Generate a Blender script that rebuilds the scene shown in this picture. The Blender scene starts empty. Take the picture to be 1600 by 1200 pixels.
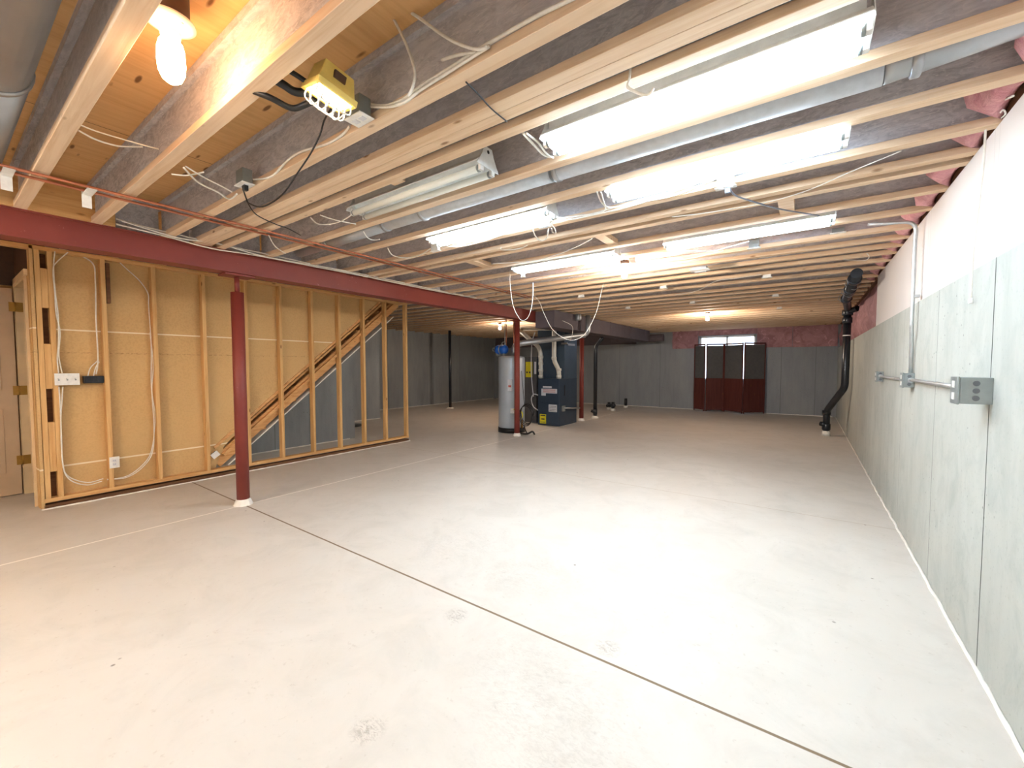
import bpy, math, random
from mathutils import Vector, Matrix, noise
random.seed(7)
C = bpy.context.scene.collection
S = bpy.context.scene

# ---------------------------------------------------------------- camera, world, exposure
cam_d = bpy.data.cameras.new('camera'); cam = bpy.data.objects.new('camera', cam_d); C.objects.link(cam)
cam.location = (0, 0, 1.4); cam.rotation_euler = (math.pi/2-0.0436, 0.0011, 0.6168)
cam_d.sensor_width = 36; cam_d.lens = 648.94/1600*36; cam_d.clip_start = .02; cam_d.clip_end = 200
S.camera = cam
S.view_settings.view_transform = 'Standard'; S.view_settings.look = 'None'
S.view_settings.gamma = 1; S.view_settings.use_curve_mapping = False
S.view_settings.exposure = 2.17
w = bpy.data.worlds.new('sky'); S.world = w; w.use_nodes = True
w.node_tree.nodes['Background'].inputs[0].default_value = (.62, .76, 1, 1)
w.node_tree.nodes['Background'].inputs[1].default_value = 1.6
TUBE_STRENGTH = 12.0
BULB_STRENGTH = 110.0

# ---------------------------------------------------------------- materials
def rgb(r, g, b):
    f = lambda v: (v/255/12.92) if v/255 <= .04045 else ((v/255+.055)/1.055)**2.4
    return (f(r), f(g), f(b), 1)
class MT:
    """a principled material whose colour is built from world-position noise and masks"""
    def __init__(s, name, col, rough=.7, metal=0, spec=.3):
        s.m = bpy.data.materials.new(name); s.m.use_nodes = True; s.t = s.m.node_tree; s.n = s.t.nodes
        s.p = s.n['Principled BSDF']; s.p.inputs['Roughness'].default_value = rough
        s.p.inputs['Metallic'].default_value = metal; s.p.inputs['Specular IOR Level'].default_value = spec
        s.geo = s.n.new('ShaderNodeNewGeometry'); s.pos = s.geo.outputs['Position']
        c = s.n.new('ShaderNodeRGB'); c.outputs[0].default_value = col; s.c = c.outputs[0]
        s.sep = None; s.done()
    def L(s, a, b): s.t.links.new(a, b)
    def done(s): s.L(s.c, s.p.inputs['Base Color']); return s
    def math(s, op, a, b=None, c=None):
        n = s.n.new('ShaderNodeMath'); n.operation = op
        for i, v in enumerate((a, b, c)):
            if v is None: continue
            if isinstance(v, (int, float)): n.inputs[i].default_value = v
            else: s.L(v, n.inputs[i])
        return n.outputs[0]
    def axis(s, i):
        if not s.sep: s.sep = s.n.new('ShaderNodeSeparateXYZ'); s.L(s.pos, s.sep.inputs[0])
        return s.sep.outputs[i]
    def noise(s, scale, detail=4, rough=.55, off=0, dist=0):
        mp = s.n.new('ShaderNodeMapping'); s.L(s.pos, mp.inputs[0])
        mp.inputs['Scale'].default_value = scale if hasattr(scale, '__len__') else (scale,)*3
        mp.inputs['Location'].default_value = (off, off*1.7, off*.6)
        t = s.n.new('ShaderNodeTexNoise'); s.L(mp.outputs[0], t.inputs[0]); t.inputs['Scale'].default_value = 1
        t.inputs['Detail'].default_value = detail; t.inputs['Roughness'].default_value = rough
        t.inputs['Distortion'].default_value = dist
        return t.outputs[0]
    def voro(s, scale):
        mp = s.n.new('ShaderNodeMapping'); s.L(s.pos, mp.inputs[0])
        mp.inputs['Scale'].default_value = scale if hasattr(scale, '__len__') else (scale,)*3
        t = s.n.new('ShaderNodeTexVoronoi'); s.L(mp.outputs[0], t.inputs[0]); t.inputs['Scale'].default_value = 1
        return t.outputs
    def step(s, v, lo, hi):
        n = s.n.new('ShaderNodeMapRange'); s.L(v, n.inputs[0]); n.clamp = True
        n.inputs[1].default_value = lo; n.inputs[2].default_value = hi; return n.outputs[0]
    def over(s, fac, col, amt=1.0):
        if amt != 1.0: fac = s.math('MULTIPLY', fac, amt)
        n = s.n.new('ShaderNodeMix'); n.data_type = 'RGBA'; s.L(fac, n.inputs[0]); s.L(s.c, n.inputs[6])
        if isinstance(col, tuple): n.inputs[7].default_value = col
        else: s.L(col, n.inputs[7])
        s.c = n.outputs[2]; return s.done()
    def line(s, ax, at, w, wob=0):
        v = s.axis(ax)
        if wob: v = s.math('ADD', v, s.math('MULTIPLY', s.math('SUBTRACT', s.noise(3, 3), .5), wob))
        d = s.math('ABSOLUTE', s.math('SUBTRACT', v, at))
        return s.math('SUBTRACT', 1, s.step(d, w*.6, w))
    def bump(s, h, strength=.3, dist=.01):
        b = s.n.new('ShaderNodeBump'); b.inputs['Strength'].default_value = strength
        b.inputs['Distance'].default_value = dist; s.L(h, b.inputs['Height']); s.L(b.outputs[0], s.p.inputs['Normal']); return s

def wood(name, c1, c2, c3, along=0, rough=.75):
    sc = [34, 34, 34]; sc[along] = 1.6
    m = MT(name, c1, rough)
    g = m.noise(sc, 5, .6, dist=.6); m.over(m.step(g, .42, .68), c2)
    m.over(m.step(m.noise(.9, 2), .35, .7), c3, .45)
    kn = [9, 9, 9]; kn[along] = 3.2
    v = m.voro(kn)[0]; m.over(m.math('SUBTRACT', 1, m.step(v, .05, .11)), rgb(120, 72, 34), .75)
    m.bump(g, .15, .004)
    return m.m
M = {}
M['flange'] = wood('flange_wood', rgb(228,202,172), rgb(210,176,140), rgb(224,192,158), 0)
M['stud'] = wood('stud_wood', rgb(222,180,122), rgb(196,146,86), rgb(210,166,106), 2)
M['plate'] = wood('plate_wood', rgb(222,178,120), rgb(196,146,88), rgb(206,160,100), 1)
M['stringer'] = wood('stringer_wood', rgb(226,176,118), rgb(200,142,84), rgb(212,158,98), 1)
# oriented strand board for joist webs, colour paled and greyed to carry tube glare
m = MT('strand_board', rgb(204,200,202), .85)
m.over(m.step(m.noise((7,20,20),5,.7,dist=1.8),.42,.60), rgb(168,164,168), .9)
m.over(m.step(m.noise((16,44,44),3,.6,off=5,dist=2.4),.54,.66), rgb(222,216,214), .7)
m.over(m.step(m.noise((1.1,1.1,1.1),3,off=9),.4,.65), rgb(184,178,182), .5)
m.bump(m.noise((14,40,40),4), .4, .004); M['web'] = m.m
# plywood subfloor with dark football patches and seams
m = MT('subfloor_plywood', rgb(222,176,120), .85)
g = m.noise((24,1.6,24),5,.6,dist=.5); m.over(m.step(g,.4,.7), rgb(204,154,98), .8)
kv = m.voro((3.2,13,3)); m.over(m.math('SUBTRACT',1,m.step(kv[0],.10,.17)), rgb(96,56,28), .85)
for xx in (-3.4,-1.0,.2): m.over(m.line(0,xx,.004), rgb(90,60,36), .8)
M['subfloor'] = m.m
# floor slab
m = MT('slab_concrete', rgb(207,201,192), .62, spec=.35)
m.over(m.step(m.noise(.55,4,.6),.38,.68), rgb(197,189,178), .8)
m.over(m.step(m.noise(2.6,6,.7,off=3,dist=.8),.46,.74), rgb(182,176,166), .5)
m.over(m.step(m.noise(34,3,.6,off=6),.64,.75), rgb(165,152,138), .35)
sp = m.voro(5.5)
spots = m.math('MULTIPLY', m.math('SUBTRACT',1,m.step(sp[0],.035,.06)), m.step(m.noise(1.3,2,off=12),.52,.6))
m.over(spots, rgb(96,84,72), .75)
# scuffed patches with a shape of their own
def blot(m, x, y, r, col, amt):
    dx = m.math('SUBTRACT', m.axis(0), x); dy = m.math('SUBTRACT', m.axis(1), y)
    d = m.math('SQRT', m.math('ADD', m.math('MULTIPLY',dx,dx), m.math('MULTIPLY',dy,dy)))
    f = m.math('SUBTRACT', 1, m.step(d, r*.4, r)); f = m.math('MULTIPLY', f, m.step(m.noise((30,60,20),5,.75,off=x,dist=1.2),.46,.6))
    m.over(f, col, amt)
for x,y,r,a in ((-1.57,1.67,.08,.5),(-.77,1.91,.08,.45),(-1.345,.935,.08,.5),(-1.0,1.55,.4,.12),(-.75,1.35,.45,.15),(-2.2,2.4,.5,.12),(-1.5,2.3,.45,.12)):
    blot(m,x,y,r,rgb(118,108,96),a)
m.over(m.line(1,1.81,.009,.004), rgb(120,100,76))
m.over(m.line(1,4.735,.006,.012), rgb(170,152,132), .8)
m.over(m.line(1,9.75,.01,.02), rgb(225,205,185), .6)
m.over(m.line(0,-4.60,.012,.004), rgb(244,238,228), .9)
m.bump(m.noise(5,6,.6), .12, .01); M['slab'] = m.m
def concrete(name, base, dark, light, streak=(9,9,1.2), joints=(), ax=1, jcol=rgb(60,62,58)):
    m = MT(name, base, .85)
    m.over(m.step(m.noise(streak,5,.65,dist=.4),.40,.75), dark, .5)
    m.over(m.step(m.noise((1.4,1.4,.5),4,.6,off=4),.42,.7), light, .6)
    m.over(m.step(m.noise(46,3,.6,off=8),.6,.7), dark, .5)
    v = m.voro(19); m.over(m.math('MULTIPLY', m.math('SUBTRACT',1,m.step(v[0],.08,.14)), m.step(m.noise(2,2,off=2),.5,.62)), jcol, .6)
    for j, wd, a in joints: m.over(m.line(ax, j, wd, .012), jcol, a)
    m.bump(m.noise(14,5), .2, .006); return m
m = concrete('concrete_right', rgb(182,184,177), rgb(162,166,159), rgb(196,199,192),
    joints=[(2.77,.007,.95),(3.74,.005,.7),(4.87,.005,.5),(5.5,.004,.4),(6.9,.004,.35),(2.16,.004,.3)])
m.over(m.step(m.noise((5,5,4),6,.7,off=7,dist=.6),.48,.7), rgb(158,164,158), .55)
M['conc_right'] = m.m
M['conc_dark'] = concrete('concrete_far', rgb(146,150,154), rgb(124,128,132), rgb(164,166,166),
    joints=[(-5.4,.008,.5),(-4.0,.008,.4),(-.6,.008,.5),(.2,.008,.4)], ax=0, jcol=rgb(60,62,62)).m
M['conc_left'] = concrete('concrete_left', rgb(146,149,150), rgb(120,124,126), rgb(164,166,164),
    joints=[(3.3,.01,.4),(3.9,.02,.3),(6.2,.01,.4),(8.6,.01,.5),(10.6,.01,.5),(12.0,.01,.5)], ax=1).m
m = MT('gypsum_white', rgb(226,218,212), .8); m.over(m.step(m.noise(1.2,3),.4,.7), rgb(214,206,202), .6)
for yy,a in ((4.20,.5),(4.14,.5),(2.86,.3),(2.92,.3)): m.over(m.line(1,yy,.003), rgb(170,158,152), a)
M['gyp'] = m.m
m = MT('drywall_back', rgb(208,170,116), .9); m.over(m.step(m.noise(60,2),.45,.62), rgb(192,154,100), .5)
m.over(m.step(m.noise(1,3,off=3),.4,.7), rgb(214,178,124), .6)
m.over(m.line(2,1.77,.009), rgb(240,224,190)); 
tx = m.math('MULTIPLY', m.line(2,1.54,.008), m.step(m.noise((1,34,60),4,.8),.5,.58))
m.over(tx, rgb(150,112,66), .7)
sl = m.math('SUBTRACT', m.axis(2), m.math('MULTIPLY', m.axis(1), .006)); d = m.math('ABSOLUTE', m.math('SUBTRACT', sl, .385))
m.over(m.math('SUBTRACT',1,m.step(d,.006,.010)), rgb(240,224,190)); M['paper'] = m.m
m = MT('pink_fibre', rgb(234,178,180), .95); m.over(m.step(m.noise(9,5,.7,dist=1),.4,.66), rgb(206,136,144), .8)
m.bump(m.noise(28,5,.7), .8, .02); M['pink'] = m.m
m = MT('kraft_insulation', rgb(180,136,138), .8); m.over(m.step(m.noise((3,3,3),5,.6,dist=1.4),.42,.64), rgb(150,106,112), .8)
m.over(m.step(m.noise((5,5,5),4,.6,off=4,dist=2),.58,.7), rgb(216,168,170), .7)
m.bump(m.noise(7,5,.6,dist=1.5), .7, .03); M['kraft'] = m.m
m = MT('red_oxide_paint', rgb(130,56,46), .5, spec=.4); m.over(m.step(m.noise(2,4),.4,.7), rgb(114,46,40), .7)
m.over(m.math('MULTIPLY', m.step(m.noise((40,30,30),4,.7),.66,.7), m.step(m.noise(2.3,2,off=3),.5,.6)), rgb(190,140,130), .7); M['red'] = m.m
def plain(name, col, rough=.5, metal=0, n=0, spec=.4):
    m = MT(name, col, rough, metal, spec)
    if n: m.over(m.step(m.noise(n,4),.4,.7), tuple(c*.8 for c in col[:3])+(1,), .6)
    return m.m
M['white_plastic'] = plain('white_plastic', rgb(236,234,228), .4, 0, 30)
M['white_metal'] = plain('white_enamel', rgb(236,238,236), .35, 0, 20)
M['cable'] = plain('cable_sheath', rgb(232,226,214), .5, 0, 40)
M['black'] = plain('black_plastic', rgb(30,30,32), .4, 0, 20)
M['grey_cable'] = plain('grey_cord', rgb(110,112,120), .5, 0, 20)
M['galv'] = plain('galvanised_steel', rgb(176,178,180), .38, .75, 6)
M['galv_dark'] = plain('dull_duct_steel', rgb(110,112,116), .5, .6, 5)
M['conduit'] = plain('conduit_steel', rgb(200,202,202), .35, .8, 30)
M['trunk'] = plain('dark_duct_wrap', rgb(98,88,92), .75, 0, 5)
M['boxgrey'] = plain('box_grey_steel', rgb(146,152,150), .45, .4, 20)
M['copper'] = plain('copper_pipe', rgb(186,116,86), .42, .6, 12)
M['pvc'] = plain('pvc_white', rgb(226,222,210), .35, 0, 8)
M['pvc_pipe_grey'] = plain('insulated_vent_jacket', rgb(206,210,214), .6, 0, 22)
M['abs'] = plain('black_drain_pipe', rgb(24,30,38), .3, 0, 6, .6)
M['porcelain'] = plain('porcelain_white', rgb(232,226,206), .25, 0, 30)
M['boxbrown_shade'] = plain('brown_box_and_void_shade', rgb(82,58,42), .6, 0, 20)  # plastic boxes; also the painted shade above the stair door
M['yellow'] = plain('yellow_enamel', rgb(240,208,112), .35, 0, 18)
M['brass'] = plain('brass_hinge', rgb(176,136,66), .4, .7, 30)
M['door'] = plain('door_paint', rgb(206,178,146), .55, 0, 4)
M['jamb'] = plain('jamb_paint', rgb(228,202,160), .5, 0, 6)
M['heater'] = plain('heater_grey_enamel', rgb(176,184,192), .35, .15, 3)
M['furnace'] = plain('furnace_blue_grey', rgb(58,72,88), .4, .2, 4)
M['duct_blue'] = plain('plenum_steel', rgb(78,94,110), .42, .5, 4)
M['label_white'] = plain('label_paper', rgb(216,216,220), .5, 0, 60)
M['label_yellow'] = plain('label_yellow', rgb(236,220,50), .5, 0, 60)
M['label_ink'] = plain('label_ink', rgb(70,60,60), .6)
M['label_red'] = plain('label_red_print', rgb(190,90,80), .6)
M['blue'] = plain('blue_tank_enamel', rgb(30,96,190), .3, 0, 10)
M['caulk'] = plain('white_caulk', rgb(240,236,226), .7, 0, 14)
M['walnut'] = wood('walnut_brown', rgb(96,48,42), rgb(74,34,32), rgb(88,46,40), 2, .5)
M['screen_cloth'] = plain('screen_grey_cloth', rgb(92,92,92), .9, 0, 14)
M['header'] = wood('dark_wood', rgb(120,84,56), rgb(92,62,42), rgb(108,76,50), 1)
def emit(name, col, st):
    m = bpy.data.materials.new(name); m.use_nodes = True; n = m.node_tree.nodes; p = n['Principled BSDF']
    p.inputs['Base Color'].default_value = (.8,.8,.8,1); p.inputs['Emission Color'].default_value = col
    p.inputs['Emission Strength'].default_value = st; return m
M['tube_on'] = emit('lit_fluorescent_tube', (.66,.83,1,1), TUBE_STRENGTH)
M['tube_bright'] = emit('bright_fluorescent_tube', (.84,.93,1,1), TUBE_STRENGTH*2.6)
M['tube_warm_fill'] = emit('warm_fill_tube', (1,.82,.62,1), TUBE_STRENGTH*2.9)
M['bulb_on'] = emit('lit_bulb_glass', (1,.60,.30,1), BULB_STRENGTH*.20)
M['bulb_small'] = emit('lit_small_bulb', (1,.84,.68,1), BULB_STRENGTH*3.2)
M['halogen'] = emit('lit_halogen_glass', (1,.80,.50,1), BULB_STRENGTH*.09)
M['tube_off'] = plain('unlit_fluorescent_tube', rgb(236,236,226), .25)
g = bpy.data.materials.new('window_glass'); g.use_nodes = True; p = g.node_tree.nodes['Principled BSDF']
p.inputs['Transmission Weight'].default_value = 1; p.inputs['Roughness'].default_value = .02; p.inputs['IOR'].default_value = 1.1; M['glass'] = g
m = MT('blind_fabric', rgb(226,230,240), .8); m.p.inputs['Transmission Weight'].default_value = .0
m.p.inputs['Emission Strength'].default_value = 0; M['blind'] = m.m

# ---------------------------------------------------------------- mesh helpers
OFF = {}
class B:
    def __init__(s): s.v = []; s.f = []; s.sm = []
    def add(s, vs, fs, smooth=False):
        o = len(s.v); s.v += [tuple(v) for v in vs]; s.f += [tuple(i+o for i in f) for f in fs]; s.sm += [smooth]*len(fs); return s
    def box(s, x0, x1, y0, y1, z0, z1, ch=0):
        if ch:
            return s.prism([(x0+ch,y0),(x1-ch,y0),(x1,y0+ch),(x1,y1-ch),(x1-ch,y1),(x0+ch,y1),(x0,y1-ch),(x0,y0+ch)], z0, z1)
        v = [(x,y,z) for x in (x0,x1) for y in (y0,y1) for z in (z0,z1)]
        return s.add(v, [(0,1,3,2),(4,6,7,5),(0,4,5,1),(2,3,7,6),(0,2,6,4),(1,5,7,3)])
    def prism(s, pts, a, b, axis='z'):
        """extrude a polygon; axis z: pts (x,y); x: pts (y,z); y: pts (x,z)"""
        P = {'z': lambda p,t:(p[0],p[1],t), 'x': lambda p,t:(t,p[0],p[1]), 'y': lambda p,t:(p[0],t,p[1])}[axis]
        n = len(pts); v = [P(p,a) for p in pts]+[P(p,b) for p in pts]
        f = [tuple(range(n))[::-1], tuple(range(n,2*n))]+[(i,(i+1)%n,(i+1)%n+n,i+n) for i in range(n)]
        return s.add(v, f)
    def obox(s, c, dx, dy, dz, R):
        """oriented box: centre c, sizes, rotation matrix"""
        v = [Vector(c)+R@Vector((x*dx/2,y*dy/2,z*dz/2)) for x in (-1,1) for y in (-1,1) for z in (-1,1)]
        return s.add(v, [(0,1,3,2),(4,6,7,5),(0,4,5,1),(2,3,7,6),(0,2,6,4),(1,5,7,3)])
    def rings(s, rs, smooth=True, cap=True):
        n = len(rs[0]); v = [p for r in rs for p in r]; f = []
        for k in range(len(rs)-1):
            for i in range(n): f.append((k*n+i, k*n+(i+1)%n, (k+1)*n+(i+1)%n, (k+1)*n+i))
        s.add(v, f, smooth)
        if cap:
            o = len(s.v)-len(v); s.f.append(tuple(o+i for i in range(n))[::-1]); s.f.append(tuple(o+len(v)-n+i for i in range(n))); s.sm += [False, False]
        return s
    def tube(s, pts, r, n=10, curve=True, sub=5):
        P = [Vector(p) for p in pts]
        if curve and len(P) > 2:
            Q = []
            for i in range(len(P)-1):
                p0 = P[max(i-1,0)]; p1 = P[i]; p2 = P[i+1]; p3 = P[min(i+2,len(P)-1)]
                for k in range(sub):
                    t = k/sub
                    Q.append(.5*((2*p1)+(p2-p0)*t+(2*p0-5*p1+4*p2-p3)*t*t+(3*p1-p0-3*p2+p3)*t**3))
            Q.append(P[-1]); P = Q
        rs = []; up = None
        for i, p in enumerate(P):
            d = (P[min(i+1,len(P)-1)]-P[max(i-1,0)]).normalized()
            if up is None: up = Vector((0,0,1)) if abs(d.z) < .9 else Vector((1,0,0))
            a = d.cross(up).normalized(); up = a.cross(d).normalized()
            rr = r[min(i,len(r)-1)] if isinstance(r, (list,tuple)) else r
            rs.append([p+a*math.cos(2*math.pi*k/n)*rr+up*math.sin(2*math.pi*k/n)*rr for k in range(n)])
        return s.rings(rs)
    def pipe(s, pts, r, n=16, bend=.0):
        """straight runs with rounded elbows"""
        P = [Vector(p) for p in pts]; Q = [P[0]]
        for i in range(1, len(P)-1):
            a = (P[i-1]-P[i]); b = (P[i+1]-P[i]); e = min(bend or r*1.6, a.length*.45, b.length*.45)
            A = P[i]+a.normalized()*e; Bp = P[i]+b.normalized()*e
            for k in range(7):
                t = k/6; Q.append(A*(1-t)**2+P[i]*2*t*(1-t)+Bp*t*t)
        Q.append(P[-1]); return s.tube(Q, r, n, curve=False)
    def lathe(s, c, prof, n=32, axis='z'):
        """prof: (radius, height) pairs"""
        rs = []
        for r, h in prof:
            r = max(r, 1e-4); ring = []
            for k in range(n):
                a = 2*math.pi*k/n; u, v = r*math.cos(a), r*math.sin(a)
                ring.append({'z':(c[0]+u,c[1]+v,c[2]+h),'x':(c[0]+h,c[1]+u,c[2]+v),'y':(c[0]+v,c[1]+h,c[2]+u)}[axis])
            rs.append(ring)
        return s.rings(rs)
    def make(s, name, mat, parent=None, bevel=0):
        me = bpy.data.meshes.new(name); off = OFF.get(parent.name, Vector((0,0,0))) if parent else None
        if parent is None:
            xs = [v[0] for v in s.v]; ys = [v[1] for v in s.v]; zs = [v[2] for v in s.v]
            off = Vector(((min(xs)+max(xs))/2, (min(ys)+max(ys))/2, min(zs)))
        me.from_pydata([tuple(Vector(v)-off) for v in s.v], [], s.f); me.update()
        import bmesh
        bm = bmesh.new(); bm.from_mesh(me); bmesh.ops.recalc_face_normals(bm, faces=bm.faces); bm.to_mesh(me); bm.free()
        for p_, q in zip(me.polygons, s.sm): p_.use_smooth = q
        me.materials.append(M[mat]); o = bpy.data.objects.new(name, me); C.objects.link(o)
        if parent is None: o.location = off
        else: o.parent = parent
        OFF[o.name] = off
        if bevel:
            b = o.modifiers.new('bevel', 'BEVEL'); b.width = bevel; b.segments = 2; b.limit_method = 'ANGLE'
        return o
def tag(o, label, cat, group=None, kind=None):
    o['label'] = label; o['category'] = cat
    if group: o['group'] = group
    if kind: o['kind'] = kind
    return o
def thing(name, loc, label, cat, group=None):
    o = bpy.data.objects.new(name, None); C.objects.link(o); o.location = loc; OFF[o.name] = Vector(loc); o.empty_display_size = .05
    return tag(o, label, cat, group)
def struct(name, b, mat, bevel=0):
    o = b.make(name, mat, None, bevel); o['kind'] = 'structure'; return o
ORD = ['first','second','third','fourth','fifth','sixth','seventh','eighth','ninth','tenth','eleventh','twelfth','thirteenth','fourteenth','fifteenth','sixteenth','seventeenth','eighteenth','nineteenth','twentieth']
def ordinal(i):
    if i < 20: return ORD[i]
    t = {2:'twenty',3:'thirty',4:'forty'}[(i+1)//10]; r = (i+1) % 10
    return t+'-'+ORD[r-1] if r else {2:'twentieth',3:'thirtieth',4:'fortieth'}[(i+1)//10]
# ================================================================ room shell
ZJ = 2.50; ZT = 2.80
struct('floor', B().box(-11.2, .95, -2.7, 14.5, -.12, 0), 'slab')
struct('ceiling', B().box(-11.2, .95, -2.7, 14.5, ZT, ZT+.03), 'subfloor')
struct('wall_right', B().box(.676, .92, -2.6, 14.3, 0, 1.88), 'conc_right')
struct('wall_right_upper', B().box(.69, .92, -2.6, 6.86, 1.88, 2.5), 'gyp')
struct('wall_right_sill', B().box(.70, .92, -2.6, 14.3, 2.5, ZT), 'header')
struct('wall_right_far_upper', B().box(.80, .92, 6.86, 14.3, 1.88, 2.5), 'header')
bk = B()
bk.box(-11.2, -2.80, 14.2, 14.45, 0, ZT); bk.box(-1.25, .92, 14.2, 14.45, 0, ZT)
bk.box(-2.80, -1.25, 14.2, 14.45, 0, .95); bk.box(-2.80, -1.25, 14.2, 14.45, 2.32, ZT)
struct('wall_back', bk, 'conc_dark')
wf = thing('window_1', (-2.02, 14.32, .95), 'bright basement window behind the folding screen', 'window'); del wf['category']; del wf['label']; wf['kind'] = 'structure'
f = B()
for a in (-2.80, -2.045, -1.30): f.box(a, a+.05, 14.30, 14.36, .95, 2.32)
f.box(-2.80, -1.25, 14.30, 14.36, .95, 1.0); f.box(-2.80, -1.25, 14.30, 14.36, 2.27, 2.32)
f.make('window_frame', 'white_plastic', wf)
B().box(-2.75, -1.30, 14.325, 14.332, 1.0, 2.27).make('pane', 'glass', wf)
def wavy(name, u0, u1, z0, z1, place, amp, nu=60, nz=10, mat='kraft', parent=None, seed=0, kind=True, fr=1.6):
    b = B(); v = []
    for i in range(nu+1):
        for j in range(nz+1):
            u = u0+(u1-u0)*i/nu; z = z0+(z1-z0)*j/nz
            e = min(1, 4*min(j/nz, 1-j/nz)+.15)
            d = amp*e*(.6+noise.noise(Vector((u*fr+seed, z*fr*2.2, seed)))+.5*noise.noise(Vector((u*fr*3, z*fr*5, seed+4))))
            v.append(place(u, z, d))
    q = nz+1
    b.add(v, [(i*q+j, (i+1)*q+j, (i+1)*q+j+1, i*q+j+1) for i in range(nu) for j in range(nz)], True)
    # closed back so the batt has thickness
    vb = [place(u, z, -.01) for u, z in ((u0,z0),(u1,z0),(u1,z1),(u0,z1))]
    b.add(vb, [(0,1,2,3)])
    return b.make(name, mat, parent)
def batt(name, u0, u1, z0, z1, place, amp, label, **k):
    o = wavy(name, u0, u1, z0, z1, place, amp, **k); return tag(o, label, 'insulation')
batt('insulation_batt', 6.88, 14.15, 1.89, 2.49, lambda u,z,d:(.74-d,u,z), .06, 'brown-pink kraft faced insulation along the top of the right wall behind the white panels')
batt('insulation_batt', -3.60, -2.83, 1.95, 2.78, lambda u,z,d:(u,14.17-d,z), .05, 'crumpled pink insulation left of the window at the top of the back wall', nu=20, fr=3)
batt('insulation_batt', -2.82, -1.22, 2.34, 2.78, lambda u,z,d:(u,14.17-d,z), .05, 'strip of pink insulation right above the back wall window', nu=30, fr=3)
batt('insulation_batt', -1.21, -.35, 1.93, 2.78, lambda u,z,d:(u,14.17-d,z), .05, 'crumpled pink insulation just right of the window on the back wall', nu=20, fr=3)
batt('insulation_batt', -.34, .66, 1.92, 2.78, lambda u,z,d:(u,14.17-d,z), .02, 'smooth faced insulation sheet in the far right top corner of the back wall', nu=20)
batt('insulation_batt', -10.9, -4.8, 2.15, 2.7, lambda u,z,d:(u,14.16-d,z), .02, 'dark faced insulation over the back wall left of the ductwork', nu=30, mat='trunk')
struct('wall_front', B().box(-11.2, .92, -2.72, -2.6, 0, ZT), 'gyp')
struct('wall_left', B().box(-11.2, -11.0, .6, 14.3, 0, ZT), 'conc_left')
struct('wall_left_middle', B().box(-9.5, -9.3, 4.79, 7.0, 0, ZT), 'conc_left')
struct('wall_left_jog', B().box(-11.0, -9.5, 6.8, 7.0, 0, ZT), 'conc_left')
struct('wall_left_stair', B().box(-7.35, -7.15, .72, 4.67, 0, ZT), 'conc_left')
struct('wall_left_stair_end', B().box(-9.5, -7.15, 4.67, 4.79, 0, ZT), 'conc_left')
struct('wall_left_near', B().box(-7.3, -7.12, -2.6, .72, 0, ZT), 'paper')
# doorway into the stairwell, seen edge-on: header, jambs and open door leaf
struct('wall_left_doorway_header', B().box(-7.12, -6.16, .60, .72, 2.28, ZT), 'boxbrown_shade')  # drywall header coloured dark brown for the shaded void over the door
struct('wall_left_near_upper', B().box(-7.3, -7.11, -2.6, .60, 2.28, ZT), 'boxbrown_shade')  # dark sheet standing in for the unlit joist space above the door
struct('wall_left_doorway_stub', B().box(-6.24, -6.152, .60, .72, 0, 2.28), 'paper')
tr = B(); tr.box(-7.0, -6.97, .58, .735, 0, 2.25); tr.box(-6.97, -6.955, .64, .67, 0, 2.235)
tr.box(-6.27, -6.24, .58, .735, 0, 2.25); tr.box(-7.0, -6.24, .58, .735, 2.25, 2.28); tr.box(-7.10, -7.0, .575, .6, 0, 2.34); tr.box(-7.10, -6.16, .575, .6, 2.28, 2.34)
struct('trim_1', tr, 'jamb', .003)
dr = thing('door_1', (-6.99, .20, 0), 'x', 'x'); del dr['label']; del dr['category']; dr['kind'] = 'structure'
lf = B(); lf.box(-7.015, -6.98, -.20, .565, .01, 2.235)
lf.make('leaf', 'door', dr, .003)
pn = B()
for y0, y1 in ((-.10,.14),(.24,.46)):
    for z0, z1 in ((.25,.95),(1.15,1.75),(1.9,2.1)):
        pn.box(-6.982, -6.974, y0, y1, z0, z1, .0); 
pn.make('raised_panel', 'door', dr, .004)
for z in (.38, 1.14, 2.04):
    hg = B(); hg.box(-6.979, -6.974, .535, .585, z-.05, z+.05); hg.box(-6.97, -6.966, .585, .635, z-.05, z+.05); hg.lathe((-6.970,.58,z-.05), [(.007,0),(.007,.10)], 10)
    hg.make('hinge', 'brass', dr)
B().lathe((-6.98,-.13,1.0), [(.012,0),(.012,.03),(.03,.04),(.032,.06),(.02,.075)], 20, 'x').make('door_knob', 'brass', dr)

# caulk bead between right wall and slab, and white line under the stud wall
def bead(name, pts_fn, t0, t1, n, r, label, cat='caulk'):
    b = B(); P = []
    for i in range(n+1):
        t = t0+(t1-t0)*i/n; P.append(Vector(pts_fn(t))+Vector((noise.noise(Vector((t*6,0,1)))*r*.7, 0, abs(noise.noise(Vector((t*9,3,1))))*r*.6)))
    rr = [r*(.75+.5*abs(noise.noise(Vector((i*.7,2,5))))) for i in range(n+1)]
    b.tube(P, rr, 8, curve=False); return tag(b.make(name, 'caulk'), label, cat)
bead('sealant_bead', lambda t:(.668,t,.0), -1, 14.1, 260, .011, 'rough white sealant bead where the right concrete wall meets the floor')
bead('sealant_bead', lambda t:(t,14.19,.0), -10.9, .6, 120, .02, 'white sealant line at the foot of the back wall')
bead('sealant_bead', lambda t:(-6.03,t,.0), .60, 5.2, 90, .012, 'white sealant line on the slab under the stud wall')
bead('sealant_bead', lambda t:(-7.14,t,.0), 2.0, 4.67, 50, .016, 'white sealant line at the foot of the concrete wall behind the stairs')
bead('sealant_bead', lambda t:(-9.29,t,.0), 4.85, 7.0, 40, .018, 'white sealant line at the foot of the short concrete wall beyond the stairs')
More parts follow.
